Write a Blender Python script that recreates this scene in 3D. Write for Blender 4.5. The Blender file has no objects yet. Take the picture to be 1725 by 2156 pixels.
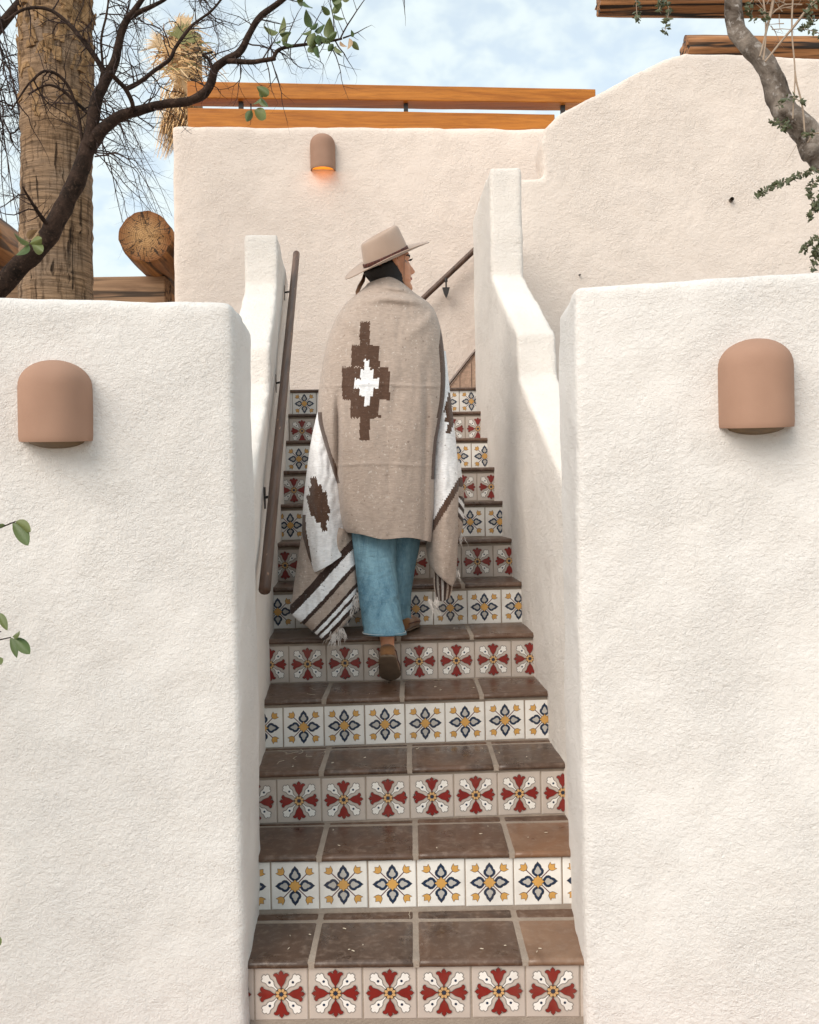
import bpy, bmesh, math, random
import numpy as np
from mathutils import Vector, Matrix, noise as mnoise
R_ = math.radians
random.seed(7); rng = np.random.default_rng(7)
scene = bpy.context.scene
COL = scene.collection

# ------------------------------------------------------------------ camera
FPX, CX, CY, HZ, ZC = 1800.0, 862.5, 1078.0, 18.0, 1.45
ROLL = R_(1.0); CR, SR = math.cos(ROLL), math.sin(ROLL)
cam_d = bpy.data.cameras.new('camera'); cam = bpy.data.objects.new('camera', cam_d); COL.objects.link(cam)
cam_d.sensor_fit = 'HORIZONTAL'; cam_d.sensor_width = 36; cam_d.lens = 36*FPX/1725
cam_d.shift_y = -HZ/1725; cam_d.clip_end = 5000; cam_d.clip_start = 0.05
cam.matrix_world = Matrix.Translation((0, 0, ZC)) @ Matrix.Rotation(R_(90), 4, 'X') @ Matrix.Rotation(-ROLL, 4, 'Z')
scene.camera = cam

# ------------------------------------------------------------------ light
SUN_DIR = Vector((0.50, 0.62, -0.60)).normalized()
sd = bpy.data.lights.new('sun', 'SUN'); sd.energy = 1.5; sd.angle = R_(45); sd.color = (1.0, 0.90, 0.79)
sun = bpy.data.objects.new('sun', sd); COL.objects.link(sun)
sun.rotation_euler = SUN_DIR.to_track_quat('-Z', 'Y').to_euler(); sun.location = (-3, -4, 8)
w = bpy.data.worlds.new('World'); scene.world = w; w.use_nodes = True
nt = w.node_tree; nt.nodes.clear()
def wn(t, **k):
    n = nt.nodes.new(t)
    for a, b in k.items(): setattr(n, a, b)
    return n
sky = wn('ShaderNodeTexSky', sky_type='NISHITA', sun_disc=False)
sky.sun_elevation = math.asin(-SUN_DIR.z); sky.sun_rotation = math.atan2(-SUN_DIR.x, -SUN_DIR.y)
sky.altitude = 400; sky.air_density = 1.0; sky.dust_density = 1.6; sky.ozone_density = 0.35
geo = wn('ShaderNodeTexCoord'); sep = wn('ShaderNodeSeparateXYZ'); nt.links.new(geo.outputs['Generated'], sep.inputs[0])
mz = wn('ShaderNodeMath', operation='MAXIMUM'); nt.links.new(sep.outputs[2], mz.inputs[0]); mz.inputs[1].default_value = 0.0
az = wn('ShaderNodeMath', operation='ADD'); nt.links.new(mz.outputs[0], az.inputs[0]); az.inputs[1].default_value = 0.40
dx = wn('ShaderNodeMath', operation='DIVIDE'); dy = wn('ShaderNodeMath', operation='DIVIDE')
nt.links.new(sep.outputs[0], dx.inputs[0]); nt.links.new(az.outputs[0], dx.inputs[1])
nt.links.new(sep.outputs[1], dy.inputs[0]); nt.links.new(az.outputs[0], dy.inputs[1])
cmb = wn('ShaderNodeCombineXYZ'); nt.links.new(dx.outputs[0], cmb.inputs[0]); nt.links.new(dy.outputs[0], cmb.inputs[1])
n1 = wn('ShaderNodeTexNoise'); n1.inputs['Scale'].default_value = 21; n1.inputs['Detail'].default_value = 3; n1.inputs['Roughness'].default_value = .5; n1.inputs['Distortion'].default_value = .15
n2 = wn('ShaderNodeTexNoise'); n2.inputs['Scale'].default_value = 2.4; n2.inputs['Detail'].default_value = 3
nt.links.new(cmb.outputs[0], n1.inputs['Vector']); nt.links.new(cmb.outputs[0], n2.inputs['Vector'])
ad = wn('ShaderNodeMath', operation='MULTIPLY_ADD'); nt.links.new(n2.outputs[0], ad.inputs[0]); ad.inputs[1].default_value = .7; nt.links.new(n1.outputs[0], ad.inputs[2])
rmp = wn('ShaderNodeMapRange'); rmp.inputs['From Min'].default_value = .66; rmp.inputs['From Max'].default_value = 1.02
rmp.inputs['To Min'].default_value = 0.66; rmp.inputs['To Max'].default_value = .97; rmp.interpolation_type = 'SMOOTHSTEP'
nt.links.new(ad.outputs[0], rmp.inputs['Value'])
mixc = wn('ShaderNodeMix', data_type='RGBA'); nt.links.new(rmp.outputs[0], mixc.inputs[0])
nt.links.new(sky.outputs[0], mixc.inputs[6]); mixc.inputs[7].default_value = (3.55, 3.98, 4.02, 1)
bgn = wn('ShaderNodeBackground'); bgn.inputs[1].default_value = .14; nt.links.new(mixc.outputs[2], bgn.inputs[0])
wo = wn('ShaderNodeOutputWorld'); nt.links.new(bgn.outputs[0], wo.inputs[0])
vs = scene.view_settings; vs.view_transform = 'Standard'; vs.look = 'None'; vs.gamma = 1; vs.use_curve_mapping = False
vs.exposure = 0.86
scene.render.engine = 'CYCLES'
scene.cycles.max_bounces = 6; scene.cycles.diffuse_bounces = 3

# ------------------------------------------------------------------ helpers
def P(x, y, d):
    """point at depth d metres that the survey marks (x, y) belong to"""
    xp = (x-CX)*CR-(y-CY)*SR; yp = (y-CY)*CR+(x-CX)*SR+HZ
    return Vector((xp*d/FPX, d, ZC-yp*d/FPX))
def S(r, g, b):
    f = lambda c: c/12.92/255 if c <= 10 else ((c/255+.055)/1.055)**2.4
    return (f(r), f(g), f(b), 1)
def tag(o, label=None, cat=None, group=None, kind=None):
    if label: o['label'] = label
    if cat: o['category'] = cat
    if group: o['group'] = group
    if kind: o['kind'] = kind
    return o
def empty(name, loc=(0, 0, 0)):
    o = bpy.data.objects.new(name, None); COL.objects.link(o); o.location = loc; o.empty_display_size = .1
    return o
def setparent(o, p):
    o.parent = p
    o.matrix_parent_inverse = Matrix.LocRotScale(p.location, p.rotation_euler, None).inverted() if p.parent is None else \
        (Matrix.LocRotScale(p.parent.location, p.parent.rotation_euler, None) @ p.matrix_parent_inverse @ Matrix.LocRotScale(p.location, p.rotation_euler, None)).inverted()
def link(name, me, mats, parent=None, smooth=False):
    if mats is not None:
        for m in (mats if isinstance(mats, (list, tuple)) else [mats]): me.materials.append(m)
    if smooth: me.polygons.foreach_set('use_smooth', [True]*len(me.polygons))
    o = bpy.data.objects.new(name, me); COL.objects.link(o)
    if parent is not None: setparent(o, parent)
    return o
def recalc(me):
    bm = bmesh.new(); bm.from_mesh(me); bmesh.ops.recalc_face_normals(bm, faces=bm.faces); bm.to_mesh(me); bm.free()
class MB:
    def __init__(s): s.v = []; s.f = []; s.m = []
    def add(s, vs_, fs, mi=0):
        o = len(s.v); s.v += [tuple(p) for p in vs_]
        for f in fs: s.f.append(tuple(i+o for i in f)); s.m.append(mi)
    def box(s, c, sz, rot=None, mi=0):
        c = Vector(c); x, y, z = [k/2 for k in sz]
        pts = [Vector(q) for q in ((-x,-y,-z),(x,-y,-z),(x,y,-z),(-x,y,-z),(-x,-y,z),(x,-y,z),(x,y,z),(-x,y,z))]
        if rot is not None: pts = [rot @ p for p in pts]
        s.add([p+c for p in pts], [(0,3,2,1),(4,5,6,7),(0,1,5,4),(1,2,6,5),(2,3,7,6),(3,0,4,7)], mi)
    def tube(s, pts, rad, n=6, cap=True, mi=0, wob=0, flat=1.0):
        pts = [Vector(p) for p in pts]; m = len(pts)
        if not hasattr(rad, '__len__'): rad = [rad]*m
        t0 = (pts[1]-pts[0]).normalized()
        a = t0.orthogonal().normalized(); vv = []
        for i, p in enumerate(pts):
            t = (pts[min(i+1, m-1)]-pts[max(i-1, 0)])
            t = t.normalized() if t.length > 1e-9 else t0
            a = (a-t*a.dot(t)); a = a.normalized() if a.length > 1e-9 else t.orthogonal().normalized()
            b = t.cross(a)
            for k in range(n):
                an = 2*math.pi*k/n
                r = rad[i]*(1+(wob*mnoise.noise(p*18+Vector((k*1.7, 0, 0))) if wob else 0))
                vv.append(p+(a*math.cos(an)+b*math.sin(an)*flat)*r)
        fs = [(i*n+k, i*n+(k+1) % n, (i+1)*n+(k+1) % n, (i+1)*n+k) for i in range(m-1) for k in range(n)]
        if cap: fs += [tuple(range(n-1, -1, -1)), tuple((m-1)*n+k for k in range(n))]
        s.add(vv, fs, mi)
    def mesh(s, name):
        me = bpy.data.meshes.new(name); me.from_pydata(s.v, [], s.f)
        me.polygons.foreach_set('material_index', s.m); me.update(); return me
    def build(s, name, mats, parent=None, smooth=False):
        return link(name, s.mesh(name), mats, parent, smooth)
def catmull(a, n):
    """resample control rows a (k,...) to n rows with a Catmull-Rom spline"""
    a = np.asarray(a, float); k = len(a)
    t = np.linspace(0, k-1, n); i = np.minimum(t.astype(int), k-2); f = (t-i).reshape((-1,)+(1,)*(a.ndim-1))
    p0 = a[np.maximum(i-1, 0)]; p1 = a[i]; p2 = a[i+1]; p3 = a[np.minimum(i+2, k-1)]
    return .5*(2*p1+(p2-p0)*f+(2*p0-5*p1+4*p2-p3)*f*f+(3*p1-p0-3*p2+p3)*f**3)
def gridmesh(name, G, closed=False):
    n, m = G.shape[:2]
    f = []
    for i in range(n-1):
        for j in range(m if closed else m-1):
            f.append((i*m+j, i*m+(j+1) % m, (i+1)*m+(j+1) % m, (i+1)*m+j))
    me = bpy.data.meshes.new(name); me.from_pydata([tuple(q) for q in G.reshape(-1, 3)], [], f); me.update()
    return me
def facecol(me, cols):
    at = me.color_attributes.new('pattern', 'FLOAT_COLOR', 'CORNER')
    arr = np.ones((len(me.loops), 4), np.float32)
    for p, c in zip(me.polygons, cols): arr[p.loop_start:p.loop_start+p.loop_total, :] = c
    at.data.foreach_set('color', arr.ravel())

# ------------------------------------------------------------------ materials
class NT:
    def __init__(s, name):
        s.m = bpy.data.materials.new(name); s.m.use_nodes = True; s.t = s.m.node_tree; s.t.nodes.clear()
        s.o = s.n('ShaderNodeOutputMaterial'); s.b = s.n('ShaderNodeBsdfPrincipled'); s.l(s.b.outputs[0], s.o.inputs[0])
        s.tc = s.n('ShaderNodeTexCoord')
    def n(s, t, **k):
        q = s.t.nodes.new(t)
        for a, b in k.items(): setattr(q, a, b)
        return q
    def l(s, a, b): s.t.links.new(a, b)
    def mapping(s, sc=(1, 1, 1), src='Object', rot=(0, 0, 0)):
        q = s.n('ShaderNodeMapping'); q.inputs['Scale'].default_value = sc; q.inputs['Rotation'].default_value = rot
        s.l(s.tc.outputs[src], q.inputs[0]); return q.outputs[0]
    def noise(s, scale, detail=4, rough=.5, dist=0, vec=None):
        q = s.n('ShaderNodeTexNoise'); q.inputs['Scale'].default_value = scale; q.inputs['Detail'].default_value = detail
        q.inputs['Roughness'].default_value = rough; q.inputs['Distortion'].default_value = dist
        s.l(vec if vec is not None else s.tc.outputs['Object'], q.inputs['Vector']); return q.outputs[0]
    def voro(s, scale, vec=None, feat='F1'):
        q = s.n('ShaderNodeTexVoronoi', feature=feat); q.inputs['Scale'].default_value = scale
        s.l(vec if vec is not None else s.tc.outputs['Object'], q.inputs['Vector']); return q.outputs['Distance']
    def ramp(s, v, stops):
        q = s.n('ShaderNodeValToRGB'); e = q.color_ramp.elements
        while len(e) < len(stops): e.new(.5)
        for i, (p, c) in enumerate(stops): e[i].position = p; e[i].color = c if len(c) == 4 else (*c, 1)
        s.l(v, q.inputs[0]); return q.outputs[0]
    def mix(s, f, a, b, mode='MIX'):
        q = s.n('ShaderNodeMix', data_type='RGBA', blend_type=mode)
        for i, v in ((0, f), (6, a), (7, b)):
            if isinstance(v, (int, float)): q.inputs[i].default_value = v
            elif isinstance(v, tuple): q.inputs[i].default_value = v
            else: s.l(v, q.inputs[i])
        return q.outputs[2]
    def math(s, op, a, b=0.0, c=None):
        q = s.n('ShaderNodeMath', operation=op)
        for i, v in enumerate((a, b, c)):
            if v is None: continue
            if isinstance(v, (int, float)): q.inputs[i].default_value = v
            else: s.l(v, q.inputs[i])
        return q.outputs[0]
    def bump(s, h, strength, dist, prev=None):
        q = s.n('ShaderNodeBump'); q.inputs['Strength'].default_value = strength; q.inputs['Distance'].default_value = dist
        s.l(h, q.inputs['Height'])
        if prev is not None: s.l(prev, q.inputs['Normal'])
        return q.outputs[0]
    def done(s, col=None, rough=.6, normal=None, spec=.5, **k):
        if col is not None:
            if isinstance(col, tuple): s.b.inputs['Base Color'].default_value = col
            else: s.l(col, s.b.inputs['Base Color'])
        if isinstance(rough, (int, float)): s.b.inputs['Roughness'].default_value = rough
        else: s.l(rough, s.b.inputs['Roughness'])
        s.b.inputs['Specular IOR Level'].default_value = spec
        if normal is not None: s.l(normal, s.b.inputs['Normal'])
        for a, v in k.items(): s.b.inputs[a.replace('_', ' ')].default_value = v
        return s.m
def simple(name, col, rough=.6, nz=0, sc=20, bump=0, spec=.4, **k):
    q = NT(name); c = col; nrm = None
    if nz:
        v = q.noise(sc, 5)
        c = q.mix(v, tuple(x*(1-nz) for x in col[:3])+(1,), tuple(min(1, x*(1+nz)) for x in col[:3])+(1,))
    if bump: nrm = q.bump(q.noise(sc*3, 4), .6, bump)
    return q.done(c, rough, nrm, spec, **k)
def stucco(name, col, sc=1.0, amp=1.0):
    q = NT(name); geo_ = q.n('ShaderNodeNewGeometry'); pos = geo_.outputs['Position']
    big = q.noise(1.6, 4, .6, 0, pos); med = q.noise(9, 4, .6, 0, pos)
    c1 = q.mix(big, tuple(x*.93 for x in col[:3])+(1,), tuple(min(1, x*1.05) for x in col[:3])+(1,))
    c1 = q.mix(q.ramp(med, [(.3, (0, 0, 0)), (.75, (.25, .25, .25))]), c1, (col[0]*.93, col[1]*.90, col[2]*.86, 1))
    spots = q.ramp(q.noise(62, 3, .55, 0, pos), [(.735, (0, 0, 0)), (.78, (.55, .55, .55))])
    c1 = q.mix(spots, c1, (col[0]*.45, col[1]*.38, col[2]*.30, 1))
    mp = q.n('ShaderNodeMapping'); mp.inputs['Scale'].default_value = (1, 1, 1.25); mp.inputs['Rotation'].default_value = (0, .35, 0); q.l(pos, mp.inputs[0])
    a = q.noise(64*sc, 6, .74, .35, mp.outputs[0]); b = q.noise(210*sc, 1, .5, .3, pos); e = q.noise(14, 3, .5, 0, pos)
    amt = q.ramp(q.noise(2.2, 3, .6, .5, pos), [(.32, (.50, .50, .50)), (.62, (1, 1, 1))])
    h = q.math('ADD', q.math('MULTIPLY', a, 1.5), q.math('MULTIPLY', b, .45))
    h = q.math('MULTIPLY', h, amt)
    nrm = q.bump(h, 1.0, .0056*amp, q.bump(e, .4, .014))
    return q.done(c1, .92, nrm, .15)
M = {}
M['gate_stucco'] = stucco('gate stucco', (.82, .785, .755, 1))
M['stair_stucco'] = stucco('stair wall stucco', (.86, .80, .745, 1), .8, 1.2)
M['house_stucco'] = stucco('house stucco', (.86, .745, .665, 1), .6, 1.4)
M['parapet_stucco'] = stucco('parapet stucco', (.81, .715, .645, 1), .6, 1.5)
def m_clay():
    q = NT('tan clay'); v = q.noise(9, 4); f = q.noise(300, 2)
    c = q.mix(v, S(152, 118, 99), S(172, 137, 117))
    return q.done(c, .75, q.bump(f, .25, .001), .25)
M['clay'] = m_clay()
M['clay_dark'] = simple('inner clay', (.20, .11, .06, 1), .9, .3, 30)
M['metal'] = simple('dark iron', (.03, .026, .024, 1), .5, .2, 30)
def m_wood(name, c1, c2, ax, rough=.5, g=14, crack=0.0, spec=.35):
    q = NT(name); sc = [g, g, g]; sc[ax] = g*.06
    vec = q.mapping(tuple(sc)); v = q.noise(1.0, 8, .65, .6, vec)
    sc2 = [g*5]*3; sc2[ax] = g*.15; f = q.noise(1.0, 4, .6, 0, q.mapping(tuple(sc2)))
    c = q.mix(q.ramp(v, [(.32, (0, 0, 0)), (.66, (1, 1, 1))]), c1, c2)
    c = q.mix(q.ramp(f, [(.45, (0, 0, 0)), (.75, (.45, .45, .45))]), c, tuple(x*.45 for x in c1[:3])+(1,))
    if crack:
        sc3 = [g*1.6]*3; sc3[ax] = g*.05
        k = q.ramp(q.noise(1.0, 3, .5, .3, q.mapping(tuple(sc3))), [(.40, (1, 1, 1)), (.49, (0, 0, 0))])
        c = q.mix(q.math('MULTIPLY', k, crack), c, (.012, .007, .004, 1))
    return q.done(c, rough, q.bump(f, .5, .002, q.bump(v, .5, .008)), spec)
M['cedar'] = m_wood('orange stained timber', (.33, .10, .008, 1), (.55, .20, .024, 1), 0, .45)
M['rail_wood'] = m_wood('dark handrail wood', (.055, .030, .020, 1), (.17, .10, .07, 1), 2, .45, 30)
M['viga'] = m_wood('brown log', (.12, .045, .014, 1), (.46, .21, .08, 1), 0, .6, 19, .97)
M['beamwood'] = m_wood('weathered beam', (.16, .085, .045, 1), (.42, .26, .15, 1), 0, .7, 12, .85)
M['viga_y'] = m_wood('amber log', (.16, .055, .014, 1), (.46, .22, .075, 1), 1, .55, 9, .8)
def m_logend():
    q = NT('log end grain'); d = q.n('ShaderNodeVectorMath', operation='LENGTH')
    mp = q.mapping((1, .02, 1)); q.l(mp, d.inputs[0])
    wob = q.math('MULTIPLY', q.noise(9, 3), .05)
    r = q.math('ADD', d.outputs['Value'], wob)
    rings = q.math('SINE', q.math('MULTIPLY', r, 420.0))
    c = q.mix(q.ramp(r, [(.08, (.0, .0, .0)), (.22, (1, 1, 1))]), (.48, .28, .12, 1), (.21, .075, .018, 1))
    c = q.mix(q.math('MULTIPLY', q.math('ADD', rings, 1), .22), c, (.14, .06, .02, 1))
    sx_ = q.n('ShaderNodeSeparateXYZ'); q.l(q.tc.outputs['Object'], sx_.inputs[0]); th_ = q.math('ARCTAN2', sx_.outputs[0], sx_.outputs[2])
    cv = q.n('ShaderNodeCombineXYZ'); q.l(q.math('MULTIPLY', th_, 2.6), cv.inputs[0]); q.l(q.math('MULTIPLY', r, 7.0), cv.inputs[1])
    rad_ = q.ramp(q.noise(1, 2, .5, .3, cv.outputs[0]), [(.475, (0, 0, 0)), (.495, (1, 1, 1)), (.505, (1, 1, 1)), (.525, (0, 0, 0))])
    c = q.mix(q.math('MULTIPLY', rad_, q.ramp(r, [(.05, (0, 0, 0)), (.13, (.9, .9, .9))])), c, (.015, .008, .004, 1))
    k = q.ramp(q.noise(7, 4, .6, 1.5, q.mapping((1, .2, 1))), [(.485, (0, 0, 0)), (.497, (1, 1, 1)), (.503, (1, 1, 1)), (.515, (0, 0, 0))])
    c = q.mix(q.math('MULTIPLY', k, .85), c, (.015, .008, .004, 1))
    return q.done(c, .7, q.bump(rings, .3, .002), .3)
M['log_end'] = m_logend()
def m_tread(name, c1, c2, c3):
    q = NT(name); geo_ = q.n('ShaderNodeNewGeometry'); pos = geo_.outputs['Position']; oi = q.n('ShaderNodeObjectInfo')
    v = q.noise(7, 6, .65, .4, pos); f = q.noise(45, 4, .6, .3, pos)
    c = q.mix(q.ramp(v, [(.3, (0, 0, 0)), (.7, (1, 1, 1))]), c1, c2)
    c = q.mix(q.ramp(oi.outputs['Random'], [(0, (0, 0, 0)), (1, (.45, .45, .45))]), c, c3)
    rp_ = q.ramp(q.noise(3.2, 4, .6, .5, pos), [(.50, (0, 0, 0)), (.72, (.75, .75, .75))]); c = q.mix(rp_, c, c3)
    c = q.mix(q.ramp(f, [(.50, (0, 0, 0)), (.8, (.50, .50, .50))]), c, (.30, .22, .17, 1))
    rg = q.ramp(v, [(.3, (.20, .20, .20)), (.75, (.55, .55, .55))])
    return q.done(c, rg, q.bump(f, .3, .002, q.bump(v, .3, .006)), .5)
M['tread'] = m_tread('glazed saltillo', (.038, .022, .015, 1), (.110, .068, .048, 1), (.15, .075, .042, 1))
M['tread_light'] = m_tread('worn saltillo', (.12, .062, .035, 1), (.25, .15, .095, 1), (.21, .10, .048, 1))
def m_grout():
    q = NT('grout'); geo_ = q.n('ShaderNodeNewGeometry'); pos = geo_.outputs['Position']
    c = q.mix(q.noise(14, 6, .7, 0, pos), (.22, .175, .14, 1), (.46, .385, .32, 1))
    return q.done(c, .95, q.bump(q.noise(160, 4, .6, 0, pos), .7, .004), .1)
M['grout'] = m_grout()
def glaze(name, col, rough=.22, nz=.05):
    q = NT(name); oi = q.n('ShaderNodeObjectInfo'); geo_ = q.n('ShaderNodeNewGeometry')
    v = q.noise(22, 3, .5, 0, geo_.outputs['Position'])
    c = q.mix(v, tuple(x*(1-nz*2) for x in col[:3])+(1,), tuple(min(1, x*(1+nz)) for x in col[:3])+(1,))
    c = q.mix(q.math('MULTIPLY', oi.outputs['Random'], .16), c, tuple(x*.72 for x in col[:3])+(1,))
    dirt = q.ramp(q.noise(6, 5, .65, 0, geo_.outputs['Position']), [(.50, (0, 0, 0)), (.85, (.35, .35, .35))])
    c = q.mix(dirt, c, (.22, .16, .12, 1))
    return q.done(c, rough, q.bump(v, .15, .001), .5)
M['t_taupe'] = glaze('taupe glaze', S(196, 184, 174)); M['t_white'] = glaze('white glaze', S(238, 234, 228))
M['t_red'] = glaze('red glaze', (.235, .018, .014, 1), .3, .18); M['t_yel'] = glaze('yellow glaze', (.66, .36, .10, 1), .3, .1)
M['t_navy'] = glaze('navy glaze', (.012, .032, .075, 1), .3, .2); M['t_grey'] = glaze('grey glaze', S(178, 170, 162))
M['t_line'] = glaze('dark glaze line', (.045, .032, .028, 1), .5); M['t_mar'] = glaze('maroon glaze', (.10, .015, .02, 1), .3)
M['t_pet'] = glaze('petal glaze', S(186, 182, 176)); M['t_tan'] = glaze('tan glaze', (.62, .37, .16, 1), .3)

# ------------------------------------------------------------------ ground
gm = MB()
gm.add([(-900, -900, -.055), (900, -900, -.055), (900, 900, -.055), (-900, 900, -.055)], [(0, 1, 2, 3)])
q = NT('desert ground'); c = q.mix(q.noise(.6, 6, .6), (.26, .19, .14, 1), (.40, .31, .24, 1)); m_ = q.done(c, .95, q.bump(q.noise(20, 5), .5, .02), .1)
tag(gm.build('ground', m_), 'pale sandy ground spreading round the stucco house', kind='structure')
pv = MB(); pv.box((0, 1.2, -.046), (5.2, 2.6, .018)); pav = tag(pv.build('pavement', M['grout']), 'brick paving at the foot of the tiled stairs', kind='structure')
q = NT('paving brick'); oi = q.n('ShaderNodeObjectInfo'); c = q.mix(oi.outputs['Random'], (.30, .13, .075, 1), (.42, .24, .16, 1))
M['brick'] = q.done(c, .85, q.bump(q.noise(80, 4), .6, .003), .2)
bm_ = MB(); bm_.box((0, 0, 0), (.192, .092, .04)); bme = bm_.mesh('brick'); bme.materials.append(M['brick'])
for r in range(3):
    for cidx in range(-6, 7):
        o = bpy.data.objects.new('brick', bme); COL.objects.link(o)
        o.location = (cidx*.2+(.1 if r % 2 else 0), 2.325-r*.1, -.033+random.uniform(-.002, .002)); o.rotation_euler = (random.uniform(-.01, .01), random.uniform(-.01, .01), random.uniform(-.02, .02)); setparent(o, pav)

# ------------------------------------------------------------------ stairs
NST = 12; RIS = .182; TRD = .2777; D0 = 2.385
PSI = [-.012, .004, .045, .060, .040, .050, .045, .035, .035, .035, .035, .035]
def rd(k, X):   # depth of riser k at X
    kk = min(k, NST-1); return D0+TRD*k+X*PSI[kk]
def xl(d): return -.482 if d < 2.72 else -.555-.0848*(d-3.2)
def xr(d): return .468 if d < 2.72 else .53-.0375*(d-2.75)
def rz(k): return k*RIS+(.010 if k == 0 else .008 if k == 1 else .016 if k == 11 else 0)
stairs = empty('staircase', (0, D0, 0)); tag(stairs, 'tiled stairway climbing between the cream stucco walls', kind='structure')
core = MB()
for k in range(NST):
    a0, a1 = -.98, .74; yb = 6.9; zt = (k+1)*RIS-.0035; z0 = -.05
    p = [(a0, rd(k, a0)+.002), (a1, rd(k, a1)+.002), (a1, yb), (a0, yb)]
    if k < 2: p = [(-.62, rd(k, -.62)+.002), (.62, rd(k, .62)+.002), (.62, yb), (-.62, yb)]
    core.add([(x, y, z0) for x, y in p]+[(x, y, zt) for x, y in p], [(0, 3, 2, 1), (4, 5, 6, 7), (0, 1, 5, 4), (1, 2, 6, 5), (2, 3, 7, 6), (3, 0, 4, 7)])
core.build('grout_bed', M['grout'], stairs)
# --- riser tile designs (unit tile, x right, y up)
TS = .147
def sym(pts): return [(x, y) for x, y in pts]+[(-x, y) for x, y in reversed(pts) if abs(x) > 1e-6]
def rot(pts, a):
    c, s = math.cos(a), math.sin(a); return [(x*c-y*s, x*s+y*c) for x, y in pts]
def grow(pts, e):
    n = len(pts); out = []
    A = sum(pts[i][0]*pts[(i+1) % n][1]-pts[(i+1) % n][0]*pts[i][1] for i in range(n)); sg = 1 if A > 0 else -1
    for i in range(n):
        p0, p1, p2 = Vector(pts[i-1]), Vector(pts[i]), Vector(pts[(i+1) % n])
        a = (p1-p0).normalized(); b = (p2-p1).normalized(); t = (a+b); t = t.normalized() if t.length > .2 else a
        nn = Vector((t.y, -t.x))*sg; out.append(tuple(p1+nn*e))
    return out
def smoothpoly(pts, it=1):
    for _ in range(it):
        o = []
        for i in range(len(pts)):
            a, b = pts[i], pts[(i+1) % len(pts)]
            o += [(a[0]*.75+b[0]*.25, a[1]*.75+b[1]*.25), (a[0]*.25+b[0]*.75, a[1]*.25+b[1]*.75)]
        pts = o
    return pts
def circle(cx, cy, r, n=10): return [(cx+r*math.cos(2*math.pi*i/n), cy+r*math.sin(2*math.pi*i/n)) for i in range(n)]
class Tile(MB):
    def base(s):
        h = TS/2; b = .0025; t = .006
        o = [(-h, -h), (h, -h), (h, h), (-h, h)]; i_ = [(-h+b, -h+b), (h-b, -h+b), (h-b, h-b), (-h+b, h-b)]
        vv = [(x, t, z) for x, z in o]+[(x, .0015, z) for x, z in o]+[(x, 0, z) for x, z in i_]
        fs = [(j, (j+1) % 4, 4+(j+1) % 4, 4+j) for j in range(4)]+[(4+j, 4+(j+1) % 4, 8+(j+1) % 4, 8+j) for j in range(4)]+[(8, 9, 10, 11)]
        s.add(vv, fs, 0)
    def poly(s, pts, lay, mi):
        A = sum(pts[i][0]*pts[(i+1) % len(pts)][1]-pts[(i+1) % len(pts)][0]*pts[i][1] for i in range(len(pts)))
        if A < 0: pts = pts[::-1]
        s.add([(x*TS, -lay*.00035, y*TS) for x, y in pts], [tuple(range(len(pts)))], mi)
tulip = sym([(0, .452), (.030, .425), (.052, .398), (.036, .368), (.062, .378), (.10, .400), (.140, .396), (.168, .372), (.160, .348), (.128, .338), (.106, .305), (.092, .262), (.074, .218), (.040, .178), (.014, .148), (.009, .105)])
whit = [(.11, .010), (.20, .013), (.242, .030), (.268, .055), (.31, .066), (.355, .056), (.385, .062), (.43, .086), (.468, .078), (.468, .040), (.505, .028), (.508, 0)]
whit = whit+[(a, -b) for a, b in reversed(whit[:-1])]
rt = Tile(); rt.base()
for k in range(4):
    a = k*math.pi/2
    d = rot([(x*.97, y*1.02) for x, y in whit], a+math.pi/4)
    rt.poly(grow(d, .026), 1, 5)
    rt.poly(grow(d, .009), 2, 6); rt.poly(d, 3, 1)
    cc = rot([(.315, 0)], a+math.pi/4)[0]; rt.poly(circle(cc[0], cc[1], .026), 4, 4)
for k in range(4):
    a = k*math.pi/2; tp = rot([(x*.86, y) for x, y in tulip], a)
    rt.poly(grow(tp, .018), 4, 5); rt.poly(grow(tp, .007), 5, 6); rt.poly(tp, 6, 2)
rt.poly(circle(0, 0, .118, 16), 6.5, 6)
for k in range(8):
    c_ = rot([(.078, 0)], k*math.pi/4+.39)[0]; e = [(c_[0]+x, c_[1]+y) for x, y in rot([(.036*math.cos(t), .028*math.sin(t)) for t in np.linspace(0, 2*math.pi, 9)[:-1]], k*math.pi/4+.39)]
    rt.poly(e, 7.5, 3)
rt.poly(circle(0, 0, .030), 8.5, 4)
RT_ME = rt.mesh('riser_tile_red')
for n_ in ('t_taupe', 't_white', 't_red', 't_tan', 't_navy', 't_grey', 't_line'): RT_ME.materials.append(M[n_])
petal = sym([(0, .415), (.026, .378), (.060, .350), (.078, .318), (.086, .282), (.118, .262), (.136, .225), (.128, .180), (.090, .142), (.040, .112)])
inner = sym([(0, .335), (.022, .310), (.044, .285), (.048, .258), (.074, .238), (.084, .212), (.070, .180), (.030, .160), (.0, .145)])
arrow = [(.355, .012), (.375, .055), (.405, .072), (.475, .098), (.452, .048), (.515, 0)]
arrow = arrow+[(a, -b) for a, b in reversed(arrow[:-1])]
bt = Tile(); bt.base()
for k in range(4):
    a = k*math.pi/2; p_ = rot([(x*.88, y) for x, y in petal], a)
    bt.poly(rot([(.09, .010), (.37, .010), (.37, -.010), (.09, -.010)], a+math.pi/4), 1, 6)
    ar = rot(arrow, a+math.pi/4); bt.poly(grow(ar, .010), 2, 5); bt.poly(ar, 3, 2)
    bt.poly(grow(p_, .010), 2, 5); bt.poly(p_, 3, 1); bt.poly(rot([(x*.86, y) for x, y in inner], a), 4, 3)
st = []
for k in range(16):
    r = (.135 if k % 4 == 0 else .112) if k % 2 == 0 else .092
    st.append((r*math.cos(k*math.pi/8), r*math.sin(k*math.pi/8)))
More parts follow.
